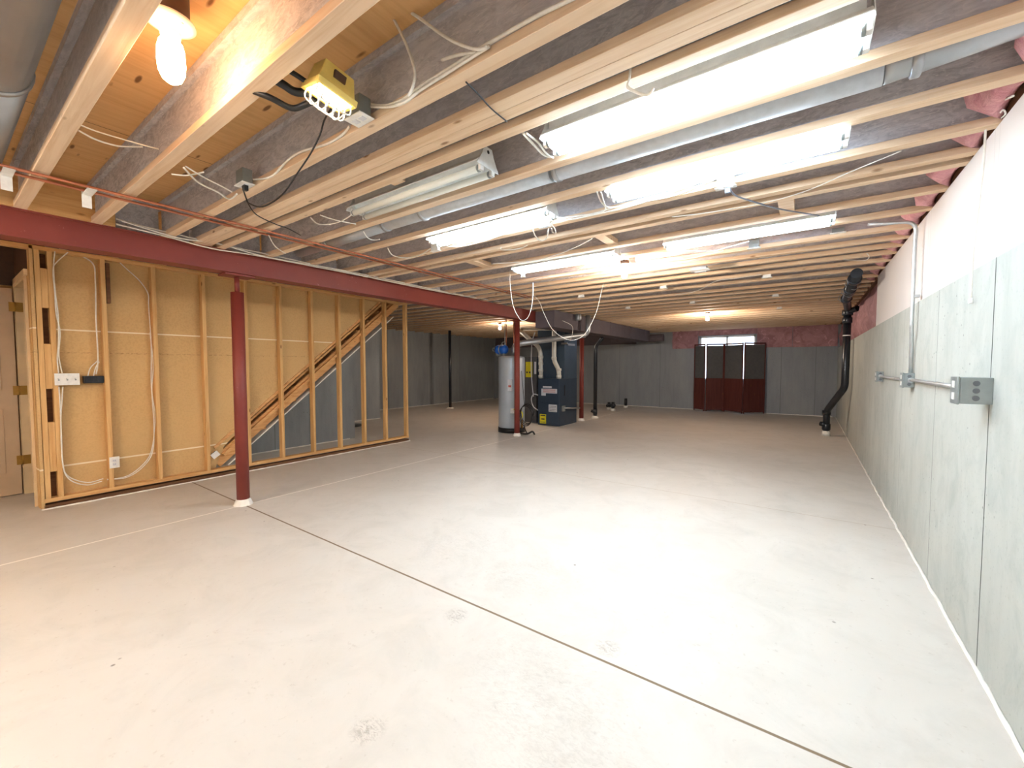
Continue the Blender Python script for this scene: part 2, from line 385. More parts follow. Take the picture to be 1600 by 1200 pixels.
bead('sealant_bead', lambda t:(-10.99,t,.0), 7.0, 14.1, 80, .02, 'white sealant line at the foot of the far left dark wall')

# ================================================================ joists
def joist(yc, x0, x1, z0, label, group, w=.064):
    t = thing('floor_joist', ((x0+x1)/2, yc, z0), label, 'joist', group)
    h = w/2; zt = ZT-.001
    B().box(x0, x1, yc-h, yc+h, z0, z0+.038).make('bottom_flange', 'flange', t, .002)
    B().box(x0, x1, yc-.0055, yc+.0055, z0+.038, zt-.038).make('web', 'web', t)
    B().box(x0, x1, yc-h, yc+h, zt-.038, zt).make('top_flange', 'web', t)
    return t
JR = [.42,.80,1.235,1.451,1.517,1.638,2.045,2.47,2.89,3.19,3.33,3.75,4.15,4.60,4.94,5.24,5.54,5.91,6.33,6.87,7.25,7.65,8.06,8.47,8.88,9.29,9.70,10.1,10.5,10.9,11.3,11.7,12.1,12.5,12.9,13.3,13.7,14.08]
for i, y in enumerate(JR):
    joist(y, -4.60, .70, ZJ, 'wooden joist over the right half of the room, %s from the camera' % ordinal(i), 'joists over the right half of the room')
JL = [.80+.408*i for i in range(1, 33)]
for i, y in enumerate(JL):
    if y > 14.1: break
    joist(y, -11.0 if y > 7.1 else (-9.3 if y > 4.9 else -7.12), -4.64, 2.56, 'dark wooden joist beyond the red beam, %s from the stair door' % ordinal(i), 'joists beyond the red steel beam')
# solid blocking and scraps between joists
def blk(name, x0,x1,y0,y1,z0,z1, mat, label, cat='wood block', group=None): return tag(B().box(x0,x1,y0,y1,z0,z1).make(name, mat, None, .002), label, cat, group)
blk('wood_block', -.19,-.10, 3.363,3.717, 2.515,2.60, 'flange', 'pale wood block between joists left of the bright tube light nearest the right wall')
blk('wood_block', -1.53,-1.44, 3.363,3.717, 2.515,2.56, 'flange', 'pale wood block between joists near the middle of the ceiling')
blk('wood_block', -3.03,-2.92, 3.363,3.717, 2.515,2.56, 'flange', 'pale wood block between joists close to the copper pipes')
blk('wood_block', -2.12,-2.02, 1.671,1.73, 2.52,2.56, 'flange', 'small wood scrap beside the unlit tube light')
for i in range(1, len(JR)-1):
    a, b_ = JR[i]+.033, JR[i+1]-.033
    if b_-a < .12 or JR[i] > 9: continue
    tag(B().box(-4.595, -4.575, a, b_, 2.505, 2.79).make('rim_block', 'web'), 'strand board blocking panel on the red beam, %s gap from the camera' % ordinal(i), 'blocking panel', 'blocking panels above the beam')
# pink batts stuffed over the right wall
n_ = 0
for i in range(5, len(JR)-1):
    a, b_ = JR[i]+.034, JR[i+1]-.034
    if b_-a < .15 or JR[i] > 6.9: continue
    bx = B(); rs = []
    for k in range(9):
        u = k/8; y = a+(b_-a)*u; d = .04+.16*math.sin(math.pi*u)**.5*(.7+.5*noise.noise(Vector((y*5,1,2))))
        rs.append([(.715-d*.62*(1+math.sin(2*math.pi*q/14))*(.85+.3*noise.noise(Vector((q,y*7,3)))), y, 2.65+.14*math.cos(2*math.pi*q/14)) for q in range(14)])
    bx.rings(rs); n_ += 1
    tag(bx.make('insulation_tuft', 'pink'), 'pink fibreglass tuft stuffed in a joist bay above the right wall, %s from the camera' % ordinal(n_-1), 'insulation', 'pink tufts above the right wall')

# ================================================================ steel beam, columns
t = thing('steel_beam', (-4.58, 6, 2.30), 'long dark red painted steel I-beam crossing the room under the joists', 'beam')
B().box(-4.68,-4.50,-2.6,14.2,2.30,2.313).make('bottom_flange', 'red', t)
B().box(-4.68,-4.50,-2.6,14.2,2.487,2.50).make('top_flange', 'red', t)
B().box(-4.594,-4.586,-2.6,14.2,2.313,2.487).make('web', 'red', t)
B().box(-4.52,-4.508,-2.6,14.2,2.313,2.487).make('side_plate', 'red', t)
tag(B().box(-4.50,-4.475,-2.5,.907,2.502,2.735).make('beam_board', 'plate', None, .002), 'wide pale board standing on the red beam at the upper left', 'board')
def column(x, y, r, label, jack=True):
    t = thing('steel_column', (x, y, 0), label, 'column', )
    B().lathe((x,y,0), [(r,.0),(r,2.13 if jack else 2.28)], 32).make('shaft', 'red', t)
    if jack: B().lathe((x,y,2.13), [(.022,0),(.022,.15)], 16).make('screw', 'red', t)
    p = B(); p.box(x-.09, x+.09, y-.13, y+.13, 2.283, 2.298)
    if jack:
        for s in (-1,1): p.prism([(y+s*.07,2.298),(y+s*.11,2.298),(y+s*.075,2.345)], x+.075, x+.085, 'x')
    p.make('cap_plate', 'red', t)
    c = B(); rs = []
    for h, k in ((0,1.5),(.015,1.42),(.04,1.2),(.06,1.02)):
        rs.append([(x+r*k*(1+.16*noise.noise(Vector((q,h*50,x*3+y))))*math.cos(q*math.pi/9), y+r*k*(1+.16*noise.noise(Vector((q+9,h*50,y))))*math.sin(q*math.pi/9), h) for q in range(18)])
    c.rings(rs, False).make('concrete_collar', 'caulk', t); return t
column(-4.63, 1.815, .057, 'nearest dark red steel column standing in front of the stud wall')
column(-4.70, 6.80, .055, 'dark red steel column in front of the grey water heater', False)
column(-4.68, 9.67, .055, 'dark red steel column just right of the furnace', False)

# ================================================================ stud wall with stairs
t = thing('stud_wall', (-6.1, 2.9, 0), 'open wood stud wall backed with brown drywall beside the stairs', 'wall frame')
B().box(-6.14,-6.05,.62,5.19,.0,.038).make('sole_plate', 'header', t, .002)
B().box(-6.14,-6.05,.62,5.19,.062,.10).make('bottom_plate', 'plate', t, .002)
B().box(-6.14,-6.05,-.6,5.19,2.52,2.558).make('top_plate', 'plate', t, .002)
for y in (.652,.738,1.11,1.525,2.0,2.47,2.91,3.37,3.815,4.26,4.70,5.165):
    B().box(-6.14,-6.05,y-.019,y+.019,.10,2.52).make('stud', 'stud', t, .003)
for z0,z1 in ((.36,.85),(1.18,1.62),(1.97,2.35)):
    B().box(-6.14,-6.055,.672,.718,z0,z1).make('filler_block', 'stud', t, .002)
B().box(-6.148,-6.141,.672,.718,.1,2.5).make('filler_board', 'header', t)
dw = [(.60,.10),(2.10,.10),(2.2,.36),(2.53,.70),(3.36,1.42),(4.285,2.20),(4.62,2.52),(.60,2.52)]
B().prism(dw, -6.155, -6.142, 'x').make('drywall_backing', 'paper', t)
B().box(-6.155,-6.05,.604,.628,.0,2.56).make('end_drywall', 'paper', t)
wb = B(); zs = 2.07
wb.box(-6.12,-6.052,1.135,1.165,zs,zs+.42); wb.make('joist_bracket', 'header', t)
# diagonal brace in the plane of the studs
sl = math.atan2(2.45-.2, 5.05-2.25)
def dia(y0,z0,y1,z1,th,x0,x1):
    d = Vector((0,y1-y0,z1-z0)).normalized(); nrm = Vector((0,-d.z,d.y))*th
    return [(y0,z0),(y1,z1),(y1+nrm.y,z1+nrm.z),(y0+nrm.y,z0+nrm.z)]
s = thing('staircase', (-6.6, 3.6, 0), 'wooden staircase rising behind the stud wall, seen from its underside', 'stairs')
B().prism(dia(2.16,.10,5.08,2.49,.15,0,0), -6.20, -6.158, 'x').make('stringer', 'stringer', s, .002)
B().prism(dia(2.25,.12,5.02,2.42,.24,0,0), -7.10, -7.06, 'x').make('stringer', 'stringer', s, .002)
B().prism(dia(2.10,.345,4.66,2.50,.035,0,0), -6.162, -6.130, 'x').make('skirt_board', 'stringer', s, .002)
B().prism(dia(2.12,.29,4.78,2.52,.03,0,0), -6.20, -6.185, 'x').make('inner_board', 'stringer', s, .002)
B().prism(dia(2.20,.24,4.98,2.51,.038,0,0), -6.158, -6.112, 'x').make('brace', 'stringer', s, .002)
B().prism(dia(2.24,.115,4.95,2.30,-.014,0,0), -7.08, -6.145, 'x').make('soffit_drywall', 'caulk', s)
for k in range(13):
    y = 2.28+k*.215; z = .19+k*.183
    B().box(-7.06,-6.20,y,y+.25,z+.14,z+.165).make('tread', 'stringer', s)
    B().box(-7.06,-6.20,y+.235,y+.25,z+.16,z+.33).make('riser', 'stringer', s)
# switches, outlets on the stud wall
def plate_box(name, x, y0, y1, z0, z1, label, cat, toggles=0, depth=.05, body='black', duplex=False, group=None):
    t = thing(name, (x, (y0+y1)/2, z0), label, cat, group)
    B().box(x-depth, x, y0+.008, y1-.008, z0+.008, z1-.008).make('box', body, t, .003)
    B().box(x, x+.006, y0, y1, z0, z1).make('cover_plate', 'white_plastic', t, .002)
    for k in range(toggles):
        yc = y0+(y1-y0)*(k+.5)/toggles; zc = (z0+z1)/2
        B().box(x+.006, x+.008, yc-.006, yc+.006, zc-.012, zc+.012).make('toggle_slot', 'boxgrey', t)
        B().box(x+.008, x+.022, yc-.004, yc+.004, zc+.0, zc+.012).make('toggle', 'white_plastic', t, .001)
    if duplex:
        for dz in (-.02, .02):
            zc = (z0+z1)/2+dz; f = B().box(x+.006, x+.009, (y0+y1)/2-.014, (y0+y1)/2+.014, zc-.013, zc+.013).make('receptacle', 'label_white', t, .001)
            sl_ = B()
            for dy in (-.006,.006): sl_.box(x+.009, x+.0095, (y0+y1)/2+dy-.001, (y0+y1)/2+dy+.001, zc-.004, zc+.006)
            sl_.make('slot', 'black', t)
    return t
plate_box('light_switch', -6.04, .728, .902, 1.212, 1.330, 'white three toggle switch plate on the stud wall', 'switch', 3)
plate_box('wall_outlet', -6.04, 1.095, 1.175, .31, .43, 'white outlet plate low on the stud wall', 'outlet', duplex=True)
t = thing('wall_outlet', (-6.05, 2.06, .25), 'small tilted white cover plate at the foot of the stairs', 'outlet')
R = Matrix.Rotation(math.radians(35), 3, 'X')
B().obox((-6.08,2.07,.285),.05,.07,.05,R).make('box', 'black', t); B().obox((-6.05,2.07,.285),.006,.085,.07,R).make('cover_plate', 'white_plastic', t, .001)
t = thing('junction_box', (-6.07, 1.0, 1.21), 'black multi-gang electrical box beside the switch plate on the stud wall', 'junction box')
B().box(-6.13,-6.06,.935,1.085,1.225,1.30).make('box', 'black', t, .004)
for k in range(3): B().box(-6.06,-6.052,.948+k*.045,.98+k*.045,1.235,1.29).make('clamp', 'black', t, .002)
# sump pit lid
tag(B().lathe((-8.65,5.7,0), [(.25,0),(.25,.02),(.23,.035),(.05,.04),(.0,.04)], 32).make('sump_lid','black'), 'black round sump lid on the floor behind the studs', 'sump lid')

# ================================================================ cables
CAB = {
'A':(0.007,[(-1.683,1.195,2.598),(-1.529,1.195,2.532),(-1.403,1.195,2.514),(-1.325,1.195,2.524),(-1.145,1.195,2.533),(-0.957,1.195,2.541),(-0.768,1.195,2.541),(-0.605,1.195,2.531)]),
'A2':(0.006,[(-1.648,1.190,2.569),(-1.501,1.190,2.515),(-1.390,1.190,2.494),(-1.300,1.190,2.507),(-1.134,1.190,2.516),(-0.939,1.190,2.526)]),
'B':(0.006,[(-1.486,1.150,2.933),(-1.403,1.150,2.807),(-1.328,1.150,2.674),(-1.281,1.150,2.557),(-1.293,1.150,2.501),(-1.320,1.150,2.474)]),
'B2':(0.006,[(-1.474,1.170,2.941),(-1.292,1.170,2.781),(-1.120,1.170,2.619),(-0.996,1.170,2.529),(-0.937,1.170,2.509)]),
'B3':(0.006,[(-1.174,1.190,2.575),(-1.091,1.190,2.559),(-0.998,1.190,2.529)]),
'AB':(0.006,[(-1.784,1.195,2.529),(-1.842,1.195,2.509),(-1.979,1.195,2.506),(-2.222,1.195,2.539),(-2.358,1.195,2.534),(-2.543,1.195,2.496),(-2.741,1.195,2.528),(-2.800,1.195,2.547)]),
'K1':(0.004,[(-1.834,1.100,2.530),(-1.873,1.100,2.477),(-1.959,1.100,2.414),(-2.080,1.100,2.356),(-2.244,1.100,2.286),(-2.457,1.100,2.274),(-2.610,1.100,2.325),(-2.648,1.100,2.359)]),
'K2':(0.004,[(-2.950,1.225,2.460),(-3.167,1.374,2.460),(-3.263,1.548,2.460),(-3.288,1.654,2.460),(-3.379,1.801,2.460)]),
'W1':(0.005,[(-2.807,0.856,2.485),(-2.959,0.971,2.485),(-3.023,1.092,2.485),(-3.088,1.180,2.485),(-2.958,1.174,2.485)]),
'W2':(0.004,[(-2.780,0.856,2.485),(-2.859,0.971,2.485),(-2.916,1.088,2.485),(-2.951,1.143,2.485)]),
'W3':(0.0035,[(-2.928,0.479,2.580),(-2.941,0.538,2.580),(-2.932,0.631,2.580),(-2.918,0.718,2.580),(-2.904,0.776,2.580)]),
'W4':(0.0045,[(-3.004,0.486,2.580),(-3.048,0.556,2.580),(-3.038,0.640,2.580),(-2.944,0.716,2.580)]),
'W5':(0.004,[(-2.969,0.847,2.490),(-2.917,0.903,2.490),(-2.793,0.943,2.490)]),
'W6':(0.004,[(-2.946,1.644,2.470),(-3.031,1.750,2.470),(-2.960,1.800,2.470),(-2.823,1.813,2.470),(-2.628,1.778,2.470)]),
'W7':(0.004,[(-2.842,1.656,2.470),(-2.845,1.781,2.470),(-2.800,1.915,2.470)]),
'W8':(0.004,[(-3.624,1.666,2.470),(-3.905,1.847,2.470),(-4.068,2.017,2.470)]),
'T1':(0.006,[(-4.400,0.898,2.544),(-4.400,1.164,2.525),(-4.400,1.628,2.513),(-4.400,2.206,2.510),(-4.400,3.401,2.486),(-4.400,4.555,2.487),(-4.400,6.208,2.536)]),
'T2':(0.006,[(-4.420,0.901,2.509),(-4.420,1.189,2.493),(-4.420,1.532,2.465),(-4.420,1.908,2.482),(-4.420,2.716,2.490),(-4.420,3.949,2.500),(-4.420,5.849,2.527)]),
'T3':(0.006,[(-4.380,0.924,2.532),(-4.380,1.287,2.489),(-4.380,1.570,2.513),(-4.380,2.008,2.479),(-4.380,3.019,2.503),(-4.380,4.534,2.492)]),
'W9':(0.004,[(-2.935,2.077,2.480),(-3.040,2.187,2.480),(-3.061,2.259,2.480),(-3.001,2.280,2.480)]),
'L4a':(0.005,[(-3.180,2.506,2.485),(-3.340,2.692,2.485),(-3.308,2.834,2.485),(-3.130,2.842,2.485),(-2.878,2.747,2.485)]),
'L4b':(0.005,[(-2.780,2.840,2.519),(-2.580,2.840,2.481),(-2.283,2.840,2.486),(-2.012,2.840,2.507),(-1.636,2.840,2.506)]),
'L4c':(0.006,[(-1.602,2.840,2.547),(-1.536,2.840,2.524),(-1.402,2.840,2.511),(-1.275,2.840,2.503),(-1.038,2.840,2.518),(-0.863,2.840,2.504),(-0.700,2.840,2.504),(-0.473,2.840,2.546)]),
'L4d':(0.006,[(-1.602,2.840,2.562),(-1.508,2.840,2.504),(-1.275,2.840,2.494),(-1.015,2.840,2.496),(-0.701,2.840,2.528),(-0.495,2.840,2.556)]),
'L4e':(0.005,[(-1.080,2.432,2.470),(-1.116,2.565,2.470),(-1.136,2.697,2.470),(-1.175,2.755,2.470),(-1.223,2.780,2.470)]),
'L4f':(0.005,[(-1.061,2.446,2.470),(-1.103,2.586,2.470),(-1.125,2.691,2.470),(-1.065,2.734,2.470),(-0.959,2.742,2.470)]),
'L4g':(0.005,[(-1.726,2.697,2.460),(-1.830,2.908,2.460),(-1.864,3.053,2.460),(-1.788,3.021,2.460),(-1.661,2.834,2.460)]),
'L4h':(0.005,[(-1.590,2.741,2.460),(-1.610,2.834,2.460),(-1.662,2.948,2.460),(-1.667,2.905,2.460),(-1.633,2.835,2.460)]),
'CC':(0.005,[(-0.402,2.841,2.460),(-0.386,2.967,2.460),(-0.299,3.154,2.460),(-0.187,3.369,2.460),(-0.046,3.571,2.460),(0.046,3.697,2.460)]),
'N1':(0.003,[(0.365,2.910,2.490),(0.177,3.050,2.490),(-0.045,3.230,2.490),(-0.312,3.295,2.490),(-0.626,3.259,2.490),(-0.833,3.206,2.490)]),
'N2':(0.004,[(-2.735,3.508,2.480),(-2.346,3.654,2.480),(-2.010,3.591,2.480),(-1.740,3.463,2.480),(-1.517,3.318,2.480)]),
'H1':(0.005,[(-0.586,1.600,2.806),(-0.579,1.600,2.671),(-0.576,1.600,2.587),(-0.580,1.600,2.506),(-0.587,1.600,2.473),(-0.552,1.600,2.438),(-0.515,1.600,2.413),(-0.501,1.600,2.415),(-0.489,1.600,2.429)]),
'H2':(0.004,[(-0.587,1.600,2.490),(-0.590,1.600,2.469),(-0.564,1.600,2.445),(-0.527,1.600,2.417)]),
'L1a':(0.006,[(-1.122,1.674,2.500),(-1.136,1.797,2.500),(-1.145,1.906,2.500),(-1.118,1.959,2.500)]),
'L1b':(0.005,[(-1.110,1.683,2.500),(-1.107,1.781,2.500),(-1.127,1.888,2.500),(-1.128,1.943,2.500)]),
'K3':(0.003,[(-1.095,1.240,2.490),(-1.103,1.326,2.490),(-1.118,1.428,2.490),(-1.119,1.541,2.490)]),
'S1':(0.004,[(-2.948,4.120,2.555),(-2.948,4.120,2.379),(-2.910,4.120,2.145),(-2.845,4.120,2.010),(-2.771,4.120,1.937),(-2.680,4.120,1.984),(-2.627,4.120,2.158),(-2.619,4.120,2.364)]),
'S2':(0.004,[(-3.386,5.400,2.485),(-3.239,5.400,2.346),(-3.161,5.400,2.178),(-3.018,5.400,1.933),(-2.828,5.400,1.795),(-2.654,5.400,1.761),(-2.487,5.400,1.853),(-2.336,5.400,2.118),(-2.264,5.400,2.390)]),
'P1':(0.0045,[(0.655,2.586,2.489),(0.655,2.752,2.548),(0.655,2.909,2.591),(0.655,2.906,2.508),(0.655,2.916,2.337),(0.655,2.960,2.142),(0.655,3.007,1.939),(0.655,3.006,1.735)]),
'R1':(0.003,[(0.655,2.722,2.490),(0.655,2.685,2.483),(0.655,2.661,2.455),(0.655,2.704,2.459)]),
'E1':(0.004,[(0.281,5.487,2.490),(0.404,5.639,2.490),(0.477,5.659,2.490),(0.483,5.509,2.490),(0.449,5.338,2.490)]),
'D1':(0.005,[(-6.060,0.760,2.525),(-6.060,0.746,2.355),(-6.060,0.750,2.107),(-6.060,0.761,1.920),(-6.060,0.757,1.668),(-6.060,0.742,1.479),(-6.060,0.746,1.327)]),
'D1b':(0.005,[(-6.070,0.861,2.536),(-6.070,0.783,2.426),(-6.070,0.742,2.343),(-6.070,0.747,2.107),(-6.070,0.749,1.920),(-6.070,0.769,1.733),(-6.070,0.753,1.511),(-6.070,0.782,1.333)]),
'D2':(0.005,[(-6.070,0.743,1.200),(-6.070,0.746,1.034),(-6.070,0.744,0.714),(-6.070,0.746,0.391),(-6.070,0.808,0.247),(-6.070,0.921,0.175),(-6.070,1.032,0.190)]),
'D2b':(0.005,[(-6.070,0.782,1.198),(-6.070,0.760,1.065),(-6.070,0.744,0.842),(-6.070,0.744,0.456),(-6.070,0.787,0.298),(-6.070,0.922,0.201),(-6.070,1.042,0.215)]),
'D3':(0.005,[(-6.130,1.112,0.190),(-6.130,1.258,0.172),(-6.130,1.397,0.251),(-6.130,1.499,0.418),(-6.130,1.520,0.750),(-6.130,1.511,1.196),(-6.130,1.524,1.637),(-6.130,1.514,2.074),(-6.130,1.513,2.219),(-6.130,1.444,2.353),(-6.130,1.329,2.474),(-6.130,1.253,2.563)]),
'D3b':(0.005,[(-6.130,1.112,0.183),(-6.130,1.285,0.194),(-6.130,1.439,0.325),(-6.130,1.501,0.492),(-6.130,1.534,0.823),(-6.130,1.514,1.122),(-6.130,1.535,1.417),(-6.130,1.517,1.783)]),
'D4':(0.006,[(-6.090,0.808,2.572),(-6.090,0.931,2.542),(-6.090,1.045,2.468),(-6.090,1.058,2.285),(-6.090,1.050,1.885),(-6.090,1.052,1.483),(-6.090,1.032,1.315)]),
'D5':(0.005,[(-6.090,0.969,1.290),(-6.090,0.991,1.383),(-6.090,1.036,1.443),(-6.090,1.056,1.470)]),
'D6':(0.005,[(-6.090,1.012,1.295),(-6.090,1.030,1.382),(-6.090,1.061,1.450)]),
'N3':(0.004,[(-1.691,6.763,2.485),(-1.325,6.550,2.485),(-0.974,5.951,2.485),(-0.750,5.917,2.485),(-0.469,5.847,2.485)]),
'N4':(0.004,[(-0.997,4.198,2.485),(-0.778,4.382,2.485),(-0.606,4.320,2.485),(-0.444,4.241,2.485)]),
'N5':(0.004,[(-2.826,4.477,2.485),(-2.424,4.490,2.485),(-2.055,4.502,2.485),(-1.750,4.414,2.485)]),
'N6':(0.004,[(-1.539,4.424,2.485),(-1.292,4.499,2.485),(-0.988,4.555,2.485),(-0.675,4.429,2.485)]),
'N7':(0.004,[(-2.329,3.114,2.485),(-2.376,3.186,2.485),(-2.297,3.242,2.485),(-2.187,3.241,2.485),(-2.098,3.203,2.485)]),
'BS':(0.005,[(-3.872,7.000,2.271),(-3.667,7.000,2.163),(-3.653,7.000,2.019),(-3.692,7.000,1.900)]),

}
for k in ('D1','D1b','D2','D2b'): CAB[k] = (CAB[k][0], [(-6.036,q[1]+(.012 if q[1]<.77 else 0),q[2]) for q in CAB[k][1]])
for k in ('D3','D3b'): CAB[k] = (CAB[k][0], [(-6.095,q[1]-.03,q[2]) for q in CAB[k][1]])
for k in ('S1','S2'): CAB[k] = (.0035, CAB[k][1])
CAB['K1'] = (.004, [(-1.64,1.03,2.50)]+CAB['K1'][1]+[(-2.77,1.13,2.47)])
CAB['S2'] = (.0035, [(q[0], 5.26, q[2]) for q in CAB['S2'][1]]); CAB['S2'][1][0] = (-3.386,5.26,2.498); CAB['S2'][1].append((-2.23,5.25,2.498))
CAB['BS'] = (.005, [(q[0], 7.143, q[2]) for q in CAB['BS'][1]])
for k in ('N3','N4','N5','N6','N7'): CAB[k] = (CAB[k][0], [(q[0],q[1],2.495) for q in CAB[k][1]])
def cab(k, label, mat='cable', cat='cable', group=None, name='electrical_cable', n=8):
    r, P = CAB[k]; return tag(B().tube(P, r, n).make(name, mat), label, cat, group)
cab('A','thick white cable stapled along the joist to the right of the square outlet box')
cab('A2','second thinner white cable bundled above the square outlet box')
cab('B','white cable dropping in a long curve from the subfloor beside the work light')
cab('B2','white cable slanting down to the joist above the square outlet box')
cab('B3','short stub of white cable poking out of the joist web')
cab('AB','wavy white cable linking the two ceiling outlet boxes at the upper left')
cab('K1','black cord sagging from the yellow work light to the outlet box','black','cord',name='power_cord')
cab('K2','thin dark cord running from the outlet box down under the joists','black','cord',name='power_cord')
cab('W1','white cable crossing under a joist into the outlet box with the black plug')
cab('W2','thin white cable beside the one entering the outlet box with the black plug')
cab('W3','upper thin white cable strung between joists left below the big bulb')
cab('W4','lower sagging white cable strung between joists left below the big bulb')
cab('W5','short white cable loop under the orange joist at the upper left')
cab('W6','white cable loop hanging between joists left of the unlit tube light')
cab('W7','straight white cable end left of the unlit tube light')
cab('W8','short white cable hanging just above the red beam')
cab('T1','upper white cable lying along the top of the red beam')
cab('T2','lower white cable lying along the top of the red beam')
cab('T3','middle white cable lying along the near top of the red beam')
cab('W9','small white cable loop hanging in front of the round vent pipe')
cab('L4a','white cable loop left of the lit tube light near the copper pipes')
cab('L4b','white cable running along the joist below the lit left middle tube light')
cab('L4c','white cable stapled along the joist towards the central outlet box')
cab('L4d','second white cable beside the one running to the central outlet box')
cab('L4e','left white cable curl between the middle tube lights')
cab('L4f','right white cable curl between the middle tube lights')
cab('L4g','white plug cord looping below the outlet box at the middle tube light','cable','cord',name='power_cord')
cab('L4h','small white plug cord loop right below the outlet box at the middle tube light','cable','cord',name='power_cord')
cab('CC','grey cord from the central outlet box towards the far right tube light','grey_cable','cord',name='power_cord')
cab('N1','thin white wire stretched slanting across the joists near the right wall')
cab('N2','thin white wire running along joists above the far left tube light')
cab('H1','white cable hanging from the ceiling with a bent end by the nearest tube light')
cab('H2','short second strand of the bent hanging cable by the nearest tube light')
cab('L1a','thick white cable entering the left end of the nearest tube light')
cab('L1b','thinner white cable beside the left end of the nearest tube light')
cab('K3','thin black wire crossing the double joist near the top of the ceiling','black')
cab('S1','narrow white cable loop hanging from the ceiling in front of the beam')
cab('S2','wide white cable loop hanging from the ceiling in front of the furnace')
cab('P1','white pull cord hanging down the white upper right wall','cable','cord',name='pull_cord')
cab('R1','small white wire ring at the top of the right wall')
cab('E1','white cable loop under the far joists near the right wall')
cab('D1','left white cable running down the stud wall to the switch plate')
cab('D1b','second white cable curving down the stud wall to the switch plate')
cab('D2','outer white cable looping from the switch plate down to the bottom of the stud wall')
cab('D2b','inner white cable looping from the switch plate down the stud wall')
cab('D3','white cable curving up the stud wall right of the low outlet')
cab('D3b','second white cable beside the one curving up the stud wall')
cab('D4','white cable coming down beside the stud into the black box')
cab('D5','left short white cable fanning out of the black box')
cab('D6','middle short white cable fanning out of the black box')
cab('N3','thin cable on the underside of the far joists')
cab('N4','white cable leading to the grey box below the far right tube light')
cab('N5','white cable under the joists left of the lone bare bulb')
cab('N6','white cable under the joists right of the lone bare bulb')
cab('N7','short curled white cable left of the far left tube light')
cab('BS','short white cable hanging beside the furnace plenum')
t = CAB['P1'][1][-1]
tag(B().lathe((t[0],t[1],t[2]-.03), [(.008,0),(.010,.008),(.008,.026),(.003,.032)], 14).make('cord_pull','white_plastic'), 'small white knob at the end of the pull cord on the right wall', 'cord pull')
# staples strap on copper
for x, lab in ((-3.56,'upper of the two parallel copper pipes crossing under the joists'),(-3.655,'lower of the two parallel copper pipes crossing under the joists')):
    b = B().tube([(x,-2.4,2.482),(x,5.6,2.482)], .0085, 12, curve=False); 
    for yy in (1.35,3.3,5.0): b.lathe((x,yy,2.482), [(.0085,0),(.0115,.002),(.0115,.05),(.0085,.052)], 12, 'y')
    tag(b.make('copper_pipe','copper'), lab, 'pipe')
for y, lab in ((.30,'white hanger tab on the copper pipes at the left edge'),(.62,'white hanger tab on the copper pipes near the end of the board')):
    tag(B().box(-3.70,-3.695,y-.022,y+.022,2.39,2.50).box(-3.70,-3.54,y-.022,y+.022,2.466,2.470).make('pipe_hanger','white_plastic'), lab, 'pipe hanger')

# ================================================================ vent pipe in a joist bay, duct at the upper left
t = thing('vent_pipe', (-1.9, 2.26, 2.5), 'long round silver vent pipe running in a joist bay behind the nearest tube light', 'pipe')
B().tube([(-4.3,2.27,2.585),(-2.9,2.26,2.585)], .062, 24, curve=False).make('pipe_section','galv',t)
B().tube([(-2.9,2.26,2.585),(-1.30,2.26,2.585)], .058, 24, curve=False).make('pipe_section','pvc_pipe_grey',t)
B().tube([(-1.26,2.26,2.585),(.22,2.26,2.585)], .060, 24, curve=False).make('insulated_section','pvc_pipe_grey',t)
B().tube([(.22,2.26,2.585),(.45,2.26,2.60),(.68,2.26,2.62)], .058, 24).make('end_elbow','galv',t)
for x in (-3.75,-2.9,-2.45,-1.28,.30):
    B().lathe((x,2.26,2.585), [(.059,0),(.066,.004),(.066,.03),(.059,.034)], 24, 'x').make('coupling','galv',t)
t = thing('round_duct', (-2.4, .185, 2.5), 'dull grey metal duct between joists in the upper left corner', 'duct')
B().tube([(-4.4,.185,2.635),(-2.72,.185,2.635)], .125, 32, curve=False).make('duct_section','galv',t)
B().tube([(-2.72,.185,2.635),(-.3,.185,2.635)], .122, 32, curve=False).make('duct_section','galv',t)
B().lathe((-2.74,.185,2.635), [(.125,0),(.131,.006),(.131,.03),(.125,.036)], 32, 'x').make('seam_band','galv',t)

